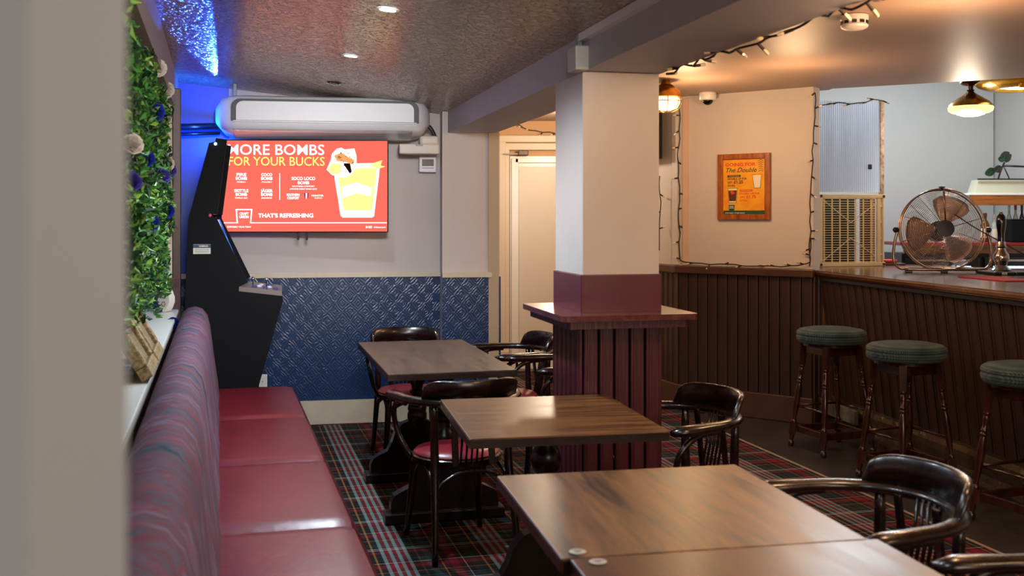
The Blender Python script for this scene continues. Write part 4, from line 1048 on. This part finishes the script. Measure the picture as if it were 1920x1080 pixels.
def barlamp(loc, r, lab, e):
    l = thing('ceiling_lamp', lab, 'lamp', loc, 0, 'brass lamps over the bar')
    s = r/.16
    bm = new(); lathe(bm, [(.075*s, 0), (.078*s, -.02*s), (.06*s, -.035*s), (.02*s, -.045*s), (.018*s, -.07*s), (.03*s, -.075*s), (.02*s, -.09*s)], 24); tube(bm, [(0, 0, -.01), (0, 0, .375)], .008, 8); obj('ceiling_rose', bm, mat('dark_bronze', '4a2a18', .3, metal=.8), l, smooth=True)
    bm = new(); lathe(bm, [(.02*s, -.085*s), (.05*s, -.11*s), (.09*s, -.135*s), (.135*s, -.165*s), (.158*s, -.19*s), (.16*s, -.205*s), (.152*s, -.21*s)], 30); obj('shade', bm, M_brass, l, smooth=True)
    bm = new(); lathe(bm, [(.158*s, -.2*s), (.165*s, -.21*s), (.16*s, -.235*s), (.135*s, -.25*s), (.1*s, -.255*s)], 30); obj('shade_rim', bm, mat('glowing_amber_glass', 'e8b860', .3, emit='ffd890', es=1.6, col2='8a5a20', vscale=50), l, smooth=True)
    bm = new(); lathe(bm, [(.11*s, -.245*s), (.1*s, -.262*s), (.06*s, -.275*s), (0, -.28*s)], 24); obj('bulb', bm, emis('bar_bulb', 'fff2d8', e), l, smooth='all')
p_ = at(1820, 152, 8.2); barlamp((p_.x, p_.y, 2.555), .16, 'small amber glass ceiling lamp hanging over the far end of the bar', 7)
# gilt ceiling lamp partly out of frame
gl = thing('gilt_ceiling_lamp', 'gilt rimmed ceiling light cut off by the right edge above the bar', 'lamp', tuple(at(1917, 122, 7.9)[:2])+(2.555,))
bm = new(); lathe(bm, [(.19, -.005), (.27, -.02), (.315, -.05), (.325, -.06), (.30, -.085), (.24, -.105), (.19, -.105), (.18, -.06)], 36); obj('gilt_bowl', bm, mat('gilt', 'd8a528', .25, metal=.7, bump=.4, bscale=30), gl, smooth=True)
bm = new(); lathe(bm, [(.0, -.02), (.20, -.02), (.20, -.075), (.15, -.09), (0, -.095)], 30); tube(bm, [(0, 0, -.02), (0, 0, .375)], .012, 8); obj('light_diffuser', bm, emis('diffuser_white', 'f4f8ff', 5), gl, smooth=True)
obj('ornament', bx((-.08, -.24, -.1), (.12, .03, .04), .012), mat('gilt', 'd8a528', .25), gl)

# ------------------------------------------------------------------ fairy lights
obj('corner_board', bx((AL+.008, .06, .54), (.014, .14, 1.08), .003), M_brownr, wa)
bulb_src = None
def fairy(pts, label, step=.09, sag=.008, seed=1):
    global bulb_src
    random.seed(seed)
    t = thing('fairy_lights', label, 'fairy lights', (0, 0, 0), 0, 'strings of fairy lights')
    P = []
    for a, b_ in zip(pts, pts[1:]):
        a = Vector(a); b_ = Vector(b_); n_ = max(2, int((b_-a).length/.06))
        for i in range(n_): P.append(a.lerp(b_, i/n_)+Vector((random.uniform(-1, 1), random.uniform(-.3, .3), random.uniform(-1, 1)))*sag)
    P.append(Vector(pts[-1]))
    bm = new(); tube(bm, smoothpts(P, 2), .0045, 5); obj('cable', bm, M_wire, t, smooth='all')
    d = 0; last = P[0]
    for a, b_ in zip(P, P[1:]):
        d += (b_-a).length
        if d > step:
            d = 0
            if bulb_src is None:
                bm = new(); lathe(bm, [(.0042, 0), (.0046, .022), (.005, .024)], 6)
                bulb_src = obj('socket', bm, M_wire, t)
                bm = new(); lathe(bm, [(.004, .024), (.0055, .03), (.004, .042), (0, .045)], 6); o = obj('bulb', bm, M_bulb, bulb_src)
                fairy.bm = o.data; s = bulb_src
            else:
                s = inst(bulb_src, t, (0, 0, 0)); o = bpy.data.objects.new('bulb', fairy.bm); C.objects.link(o); o.parent = s
            s.location = b_; s.rotation_euler = (random.uniform(-.5, .5), random.choice((-1, 1))*random.uniform(1.1, 2.4), 0); s.scale = (1.25, 1.25, 1.25)
    return t
def wp_(t_, z, off=.02):
    n_ = Vector((AD.y, -AD.x)); p_ = A0+(A1-A0)*t_+n_*off; return (p_.x, p_.y, z)
fairy([wp_(.015, 2.42), wp_(.0, 2.0), wp_(.005, 1.5), wp_(.01, 1.18), wp_(.06, 1.145), wp_(.5, 1.14), wp_(.9, 1.145), wp_(.985, 1.17), wp_(.99, 1.35)], 'unlit fairy lights hanging around the left and lower edges of the poster wall', seed=2)
fairy([wp_(.985, 1.15), wp_(.99, 1.4, .03), wp_(1.0, 1.8, .04), wp_(1.02, 2.1, .05), wp_(1.03, 2.40, .05)], 'unlit fairy lights climbing the post beside the ribbed plastic screen', seed=3)
fairy([(bl(y)+w_+.012, y, 2.118-(.012 if i_ % 2 else 0)) for i_, y in enumerate((2.5, 2.9, 3.3, 3.7, 4.1, 4.5))], 'fairy lights strung under the right edge of the beam', sag=.012, seed=4, step=.11)
fairy([(.02, 10.42, 2.42), (.12, 10.42, 2.37), (.3, 10.42, 2.335), (.5, 10.42, 2.32)], 'fairy lights strung over the door beside the column', seed=5, step=.07)
fairy([at(1236, 330, 8.6), at(1238, 380, 8.6), at(1235, 430, 8.6), at(1236, 470, 8.6)], 'short run of fairy lights hanging just right of the column', seed=6)

# ------------------------------------------------------------------ crate and ribbed plastic screen on the bar end
K0 = Vector((2.385, 8.30)); K1 = Vector((2.95, 8.45)); KA = math.atan2(K1.y-K0.y, K1.x-K0.x); KL = (K1-K0).length
cr = thing('plastic_crate', 'beige lattice plastic crate standing on its side on the bar end', 'crate', (K0.x, K0.y, 1.118), KA)
H = .565
bm = new()
for i in range(27): box(bm, (KL/2, 0, .035+i*(H-.07)/26), (KL-.06, .008, .0045))
for i in range(8): box(bm, (.05+i*(KL-.1)/7, .001, H/2), (.008, .009, H-.05))
obj('lattice', bm, M_crate, cr)
for c, s in (((KL/2, 0, .015), (KL, .03, .03)), ((KL/2, 0, H-.015), (KL, .03, .03)), ((.015, 0, H/2), (.03, .03, H-.06)), ((KL-.02, 0, H/2), (.012, .03, H-.06)), ((KL-.055, 0, H/2), (.03, .02, H-.06))):
    obj('crate_rail', bx(c, s, .004), M_crate, cr)
for i in range(2):
    for s_ in (-1, 1):
        a = Vector((KL*.48, -.004, H*.5+s_*.06)); e_ = Vector((KL*(.06 if i == 0 else .94), -.004, H*.5+s_*.24)); d = e_-a
        bm = new(); tube(bm, [a, e_], .003, 4); obj('brace', bm, M_crate, cr)
for x in (.015, KL-.015):
    for z in (.015, H-.015):
        bm = new(); lathe(bm, [(.011, 0), (.011, .003), (0, .003)], 12, Matrix.Translation((x, -.015, z)) @ Matrix.Rotation(PI/2, 4, 'X')); obj('corner_hole', bm, mat('hole_dark', '3a2418', .6), cr)
for i in range(4): obj('edge_loop', bx((KL-.037, 0, .09+i*.127), (.03, .02, .014), .003), M_crate, cr)
# boards leaning behind the crate
gb = thing('green_board', 'dark green board standing behind the beige crate', 'board', (K0.x, K0.y, 1.118), KA)
obj('sheet', bx((.2, .08, .27), (.33, .012, .52), .002), mat('green_sheet', '1c2810', .6), gb); obj('batten', bx((.2, .095, .5), (.33, .016, .03), .003), M_brownr, gb)
bb = thing('brown_board', 'narrow brown board standing behind the right side of the crate', 'board', (K0.x, K0.y, 1.118), KA)
obj('sheet', bx((.49, .09, .27), (.13, .015, .53), .002), M_brownr, bb); obj('batten', bx((.52, .075, .27), (.03, .012, .53), .002), mat('tan_batten', 'a0704a', .5), bb)
M_rib = bpy.data.materials.new('ribbed_polycarbonate'); M_rib.use_nodes = True
nt = M_rib.node_tree; b = nt.nodes['Principled BSDF']; b.inputs['Base Color'].default_value = lin('dfe6f0'); b.inputs['Roughness'].default_value = .3
tl_ = nt.nodes.new('ShaderNodeBsdfTranslucent'); tl_.inputs[0].default_value = lin('e8eef8'); ms = nt.nodes.new('ShaderNodeMixShader'); ms.inputs[0].default_value = .5
nt.links.new(b.outputs[0], ms.inputs[1]); nt.links.new(tl_.outputs[0], ms.inputs[2]); nt.links.new(ms.outputs[0], nt.nodes['Material Output'].inputs[0])
px_ = thing('ribbed_plastic_screen', 'white ribbed translucent plastic sheet filling the gap above the crate', 'screen', (K0.x-.02, K0.y, 1.70), KA)
bm = new(); n_ = 34; hh = .71; prev = None
for i in range(n_*4+1):
    x = .01+i*(KL-.03)/(n_*4); y = .006*math.sin(i*PI/2)
    a, b_ = bm.verts.new((x, y, 0)), bm.verts.new((x, y, hh)); 
    if prev: bm.faces.new((prev[0], a, b_, prev[1]))
    prev = (a, b_)
bmesh.ops.solidify(bm, geom=bm.faces[:], thickness=.0015)
obj('ribbed_sheet', bm, M_rib, px_, smooth='all')
bm = new()
for i in range(30): box(bm, (.018+i*(KL-.05)/29, -.008, hh/2), (.0028, .003, hh))
obj('rib', bm, mat('rib_grey', 'bcc4d2', .4), px_)['kind'] = 'stuff'
obj('batten', bx((KL-.005, 0, hh/2), (.035, .03, hh+.04), .004), mat('worn_white_batten', 'cfc0b0', .5, col2='8a6a50', vscale=25), px_)
obj('backing_post', bx((-.005, .01, hh/2), (.02, .02, hh)), M_whitegloss, px_)
obj('catch', bx((KL*.8, -.014, .2), (.03, .02, .04), .006), M_black, px_)
fairy([(K0.x-.02, K0.y-.03, 2.38), (K0.x+.2, K0.y+.02, 2.395), (K0.x+.4, K0.y+.07, 2.41), (K1.x-.02, K1.y-.03, 2.42)], 'tangle of fairy lights along the top of the ribbed plastic screen', seed=8, sag=.015, step=.07)

# ------------------------------------------------------------------ fan
fc = at(1766, 431, 7.42)
fan = thing('floor_fan', 'round chrome and copper cage fan standing on the bar', 'fan', (fc.x, fc.y, 1.118), math.radians(-8))
R = .283; zc_ = fc.z-1.118
FM = Matrix.Translation((0, 0, zc_)) @ Matrix.Rotation(math.radians(-6), 4, 'X')
def ftube(bm, pts, r, seg=5, closed=False): tube(bm, [FM @ Vector(p) for p in pts], r, seg, closed=closed)
for nm, sgn in (('front_grille', -1), ('rear_grille', 1)):
    bm = new()
    for i in range(22):
        r_ = .05+(R-.055)*i/21; yy = sgn*(.085-.055*(r_/R)**2.5)
        ftube(bm, [(r_*math.cos(a), yy, r_*math.sin(a)) for a in [k_*2*PI/48 for k_ in range(48)]], .0012, 4, True)
    for k_ in range(10 if sgn < 0 else 6):
        a = k_*2*PI/(10 if sgn < 0 else 6)+.3
        ftube(bm, [(q*math.cos(a), sgn*(.088-.055*(q/R)**2.5), q*math.sin(a)) for q in (.04, .12, .2, .25, R)], .002, 4)
    obj(nm, bm, M_copper, fan, smooth='all')
bm = new()
for yy in (-.028, .028): ftube(bm, [(R*math.cos(a), yy, R*math.sin(a)) for a in [k_*2*PI/56 for k_ in range(56)]], .0055, 8, True)
obj('rim', bm, M_copper, fan, smooth='all')
bm = new(); lathe(bm, [(0, 0), (.05, 0), (.058, .01), (.058, .02), (0, .022)], 24, FM @ Matrix.Translation((0, -.085, 0)) @ Matrix.Rotation(PI/2, 4, 'X')); obj('badge_hub', bm, M_black, fan, smooth=True)
bm = new(); lathe(bm, [(.05, 0), (.07, .02), (.072, .10), (.05, .12), (0, .12)], 24, FM @ Matrix.Translation((0, .06, 0)) @ Matrix.Rotation(-PI/2, 4, 'X')); obj('motor', bm, M_black, fan, smooth=True)
for k_ in range(3):
    a0 = k_*2*PI/3-.9; bm = new(); rows = []
    for i in range(9):
        q = .045+(R-.085)*i/8; wd = .30+.62*math.sin(PI*min(1, i/8*.62+.1)); row = []
        if i == 8: wd *= .72
        for j in range(7):
            u = j/6-.5; a = a0+u*wd*1.35; row.append(bm.verts.new(FM @ Vector((q*math.cos(a), .005+u*.07, q*math.sin(a)))))
        rows.append(row)
    for i in range(8):
        for j in range(6): bm.faces.new((rows[i][j], rows[i+1][j], rows[i+1][j+1], rows[i][j+1]))
    bmesh.ops.solidify(bm, geom=bm.faces[:], thickness=.002)
    obj('blade', bm, mat('copper_blade', 'b8a096', .3, metal=.75), fan, smooth='all')
bm = new(); tube(bm, smoothpts([(-R-.012, 0, zc_), (-R-.035, 0, zc_-.10), (-R-.04, 0, .09), (-R-.01, -.02, .035), (-R+.07, -.05, .024), (0, -.06, .024), (R-.07, -.05, .024), (R+.01, -.02, .035), (R+.04, 0, .09), (R+.035, 0, zc_-.10), (R+.012, 0, zc_)], 5), .0105, 10)
obj('tube_stand', bm, M_copper, fan, smooth='all')
bm = new(); tube(bm, [(-R+.06, -.05, .024), (-R+.06, .16, .024), (R-.06, .16, .024), (R-.06, -.05, .024)], .009, 8); obj('rear_stand', bm, M_copper, fan, smooth='all')
for sx in (-1, 1):
    bm = new(); lathe(bm, [(.014, 0), (.02, .01), (.02, .03), (.008, .04)], 10, Matrix.Translation((sx*(R+.005), 0, zc_)) @ Matrix.Rotation(sx*PI/2, 4, 'Y')); obj('pivot_knob', bm, M_black, fan, smooth=True)
bm = new(); tube(bm, [FM @ Vector((0, -.03, R)), FM @ Vector((0, -.088, R-.03)), FM @ Vector((0, -.1, .06))], .006, 8); obj('vertical_brace', bm, M_copper, fan, smooth='all')
bm = new(); lathe(bm, [(.006, 0), (.022, .004), (.022, .012), (.006, .016)], 10, Matrix.Translation((0, -.0, zc_+R+.006))); obj('top_knob', bm, M_black, fan, smooth=True)
for x, y in ((-R+.05, -.05), (0, -.06), (R-.05, -.05)): obj('rubber_foot', bx((x, y, .009), (.045, .03, .018), .004), M_black, fan)
# fan cable
fcb = thing('fan_cable', 'dark cable running from the fan across to the beer pump', 'cable', (0, 0, 0))
bm = new(); tube(bm, smoothpts([at(1790, 402, 7.3), at(1830, 428, 7.28), at(1870, 450, 7.26), at(1925, 480, 7.2)], 5), .004, 6); obj('cable', bm, M_wire, fcb, smooth='all')

# ------------------------------------------------------------------ beer pump, trays, towel
bp_ = at(1877, 500, 7.25)
pump = thing('beer_pump', 'hand pull beer pump with black handle and chrome base on the bar', 'beer pump', (bp_.x, 7.25, 1.138))
bm = new(); lathe(bm, [(.065, 0), (.067, .008), (.05, .02), (.036, .04), (.042, .06), (.052, .085), (.05, .11), (.032, .135), (.028, .155), (.036, .165), (.03, .18), (.026, .20)], 28); obj('chrome_base', bm, M_chrome, pump, smooth=True)
bm = new(); lathe(bm, [(.024, .19), (.022, .22), (.023, .26), (.032, .31), (.033, .34), (.028, .37), (.018, .385), (.0, .39)], 24); obj('handle', bm, mat('black_gloss_handle', '0b0a0e', .08, coat=.6), pump, smooth=True)
bm = new(); lathe(bm, [(.012, .38), (.015, .39), (.01, .40), (0, .402)], 16); obj('finial', bm, M_chrome, pump, smooth=True)
for i, (x0, lab) in enumerate(((1867, 'black drip tray under the chrome beer pump'), (1908, 'black drip tray at the right edge beside the beer pump'))):
    p_ = at(x0, 512, 7.2); t_ = thing('drip_tray', lab, 'drip tray', (p_.x, 7.2, 1.118), 0, 'black bar drip trays')
    obj('tray', bx((0, 0, .01), (.143, .26, .02), .006), M_black, t_)
    obj('logo_plate', bx((0, -.1305, .011), (.034, .002, .014)), mat('logo_white', 'd6d6d2', .4), t_); obj('logo_mark', bx((0, -.132, .011), (.024, .001, .004)), M_black, t_)
p_ = at(1870, 527, 6.6)
tw = thing('bar_towel', 'red bar towel lying on the bar top at the right edge', 'bar towel', (p_.x+.02, 6.62, 1.1175), math.atan2(BD.y, BD.x))
obj('towel_cloth', bx((0, 0, .003), (.5, .24, .006), .002), mat('red_towel', 'b8282c', .8, bump=.5, bscale=200), tw); obj('hem', bx((.24, 0, .0035), (.012, .24, .008), .002), mat('red_hem', '8c1c20', .8), tw)
rc = thing('red_cloth', 'folded red cloth on the bar behind the crate', 'cloth', tuple(at(1666, 488, 8.6)[:2])+(1.118,))
obj('cloth_fold', bx((0, 0, .03), (.12, .1, .03), .012), mat('red_towel', 'b8282c', .8), rc); obj('board_under', bx((.02, 0, .008), (.2, .12, .014), .003), M_brownr, rc)

# ------------------------------------------------------------------ back bar
bb_ = thing('back_bar', 'wooden back bar cabinet with red top and glass fronted fridge at the right edge', 'back bar', (3.72, 9.45, 0))
obj('top', bx((.43, .25, 1.265), (1.36, .5, .03), .006), mat('red_top', '8a2420', .35), bb_)
obj('fascia', bx((.43, .0, 1.215), (1.36, .03, .07), .004), M_bartop, bb_)
obj('carcass', bx((.43, .27, .59), (1.36, .44, 1.18)), M_black, bb_)
for i in range(2):
    d_ = obj('fridge_door', bx((.1+i*.7, .03, .66), (.66, .03, .98), .006), M_screenglass, bb_)
    obj('door_handle', bx((.1+i*.7, -.0, 1.12), (.5, .02, .02), .004), M_chrome, d_)
    obj('light_strip', bx((.1+i*.7, .012, 1.06), (.5, .006, .02)), emis('fridge_light', '9fd8ff', 3), bb_)
sh = thing('wall_shelf', 'white topped wooden shelf box above the back bar bottles', 'shelf', (4.18, 9.5, 0))
obj('fascia', bx((.28, .0, 1.655), (.76, .03, .09), .004), wood('lit_shelf_wood', '7a4216', 'b06a2c', .35), sh)
obj('top_board', bx((.28, .15, 1.708), (.8, .34, .02), .004), M_whitegloss, sh)
bm = new(); prism(bm, [(-.02, 1.718), (.66, 1.718), (.62, 1.84), (.02, 1.84)], .1, .25, 'xz'); obj('upper_box', bm, mat('shelf_cream', 'b8b8a4', .5), sh)
obj('rail', bx((.32, .08, 1.845), (.64, .01, .012)), M_black, sh)
orn = thing('metal_leaf_ornament', 'green and black metal leaf ornament on top of the cream shelf', 'ornament', (4.40, 9.66, 1.84))
bm = new(); tube(bm, [(0, 0, 0), (.03, 0, .1), (.06, 0, .16)], .008, 6); tube(bm, [(.05, 0, .13), (.11, 0, .0)], .006, 6); tube(bm, [(.05, 0, .13), (.28, 0, .12)], .01, 6); obj('stem', bm, M_black, orn, smooth='all')
M_og = mat('ornament_green', '2f5a30', .35, col2='10180f', vscale=30); M_od = mat('ornament_dark', '3a4034', .35, col2='10120f', vscale=30)
for (lx_, lz_, ln_, wd_, an_, m) in ((-.06, .075, .11, .04, .35, M_og), (.0, .10, .08, .035, .1, M_od), (.06, .225, .10, .035, .5, M_od), (.10, .20, .09, .03, .9, M_od), (.03, .19, .07, .03, -.1, M_og)):
    bm = new(); up_, dn_ = [], []
    for i_ in range(9):
        t_ = i_/8; w0 = wd_*math.sin(PI*min(.98, t_*.9+.06))**.8; up_.append((-ln_/2+ln_*t_, w0)); dn_.append((-ln_/2+ln_*t_, -w0))
    prism(bm, up_+dn_[::-1], -.006, .006, 'xz'); obj('leaf', bm, m, orn, loc=(lx_, random.uniform(-.02, .02), lz_), rot=(.3, -an_, .2))
BT = [(1847, .038, .26, '6a3a14', 'brown glass bottle on the back bar beside the fan'), (1864, .032, .25, 'c8ccd0', 'clear glass bottle on the back bar left of the pump handle'), (1892, .027, .33, 'd0d8d0', 'clear bottle with pale cap behind the black box'),
      (1904, .026, .335, '9c1c20', 'bottle with bright red cap behind the black box'), (1916, .026, .33, '23262a', 'black capped bottle at the right edge behind the black box')]
for i, (px, r_, h_, colr, lab) in enumerate(BT):
    Y = 9.68 if i > 1 else 9.56
    p_ = at(px, 455, Y); b_ = thing('bottle', lab, 'bottle', (p_.x, Y, 1.281), 0, 'bottles on the back bar')
    bm = new(); lathe(bm, [(r_*.9, 0), (r_, .006), (r_, h_*.58), (r_*.75, h_*.68), (r_*.36, h_*.78), (r_*.34, h_*.92), (r_*.3, h_*.93)], 18); obj('glass_body', bm, mat('bottle_'+colr, colr if i < 2 or i == 4 else 'b8c4bc', .1, trans=.4), b_, smooth=True)
    bm = new(); lathe(bm, [(r_*.42, h_*.86), (r_*.44, h_*.87), (r_*.44, h_), (0, h_)], 16); obj('cap', bm, mat('cap_'+colr, colr, .35), b_, smooth=True)
    bm = new(); lathe(bm, [(r_*1.01, h_*.15), (r_*1.02, h_*.16), (r_*1.02, h_*.46), (r_*1.01, h_*.47)], 18); obj('label', bm, mat('bottle_label', 'd8d0bc', .6), b_, smooth=True)
bxo = thing('black_box', 'plain black box or till back standing on the back bar', 'box', tuple(at(1905, 455, 9.53)[:2])+(1.281,))
obj('body', bx((.03, .0, .10), (.22, .16, .2), .008), M_blackm, bxo); obj('lid', bx((.03, 0, .203), (.226, .166, .008), .002), M_black, bxo)
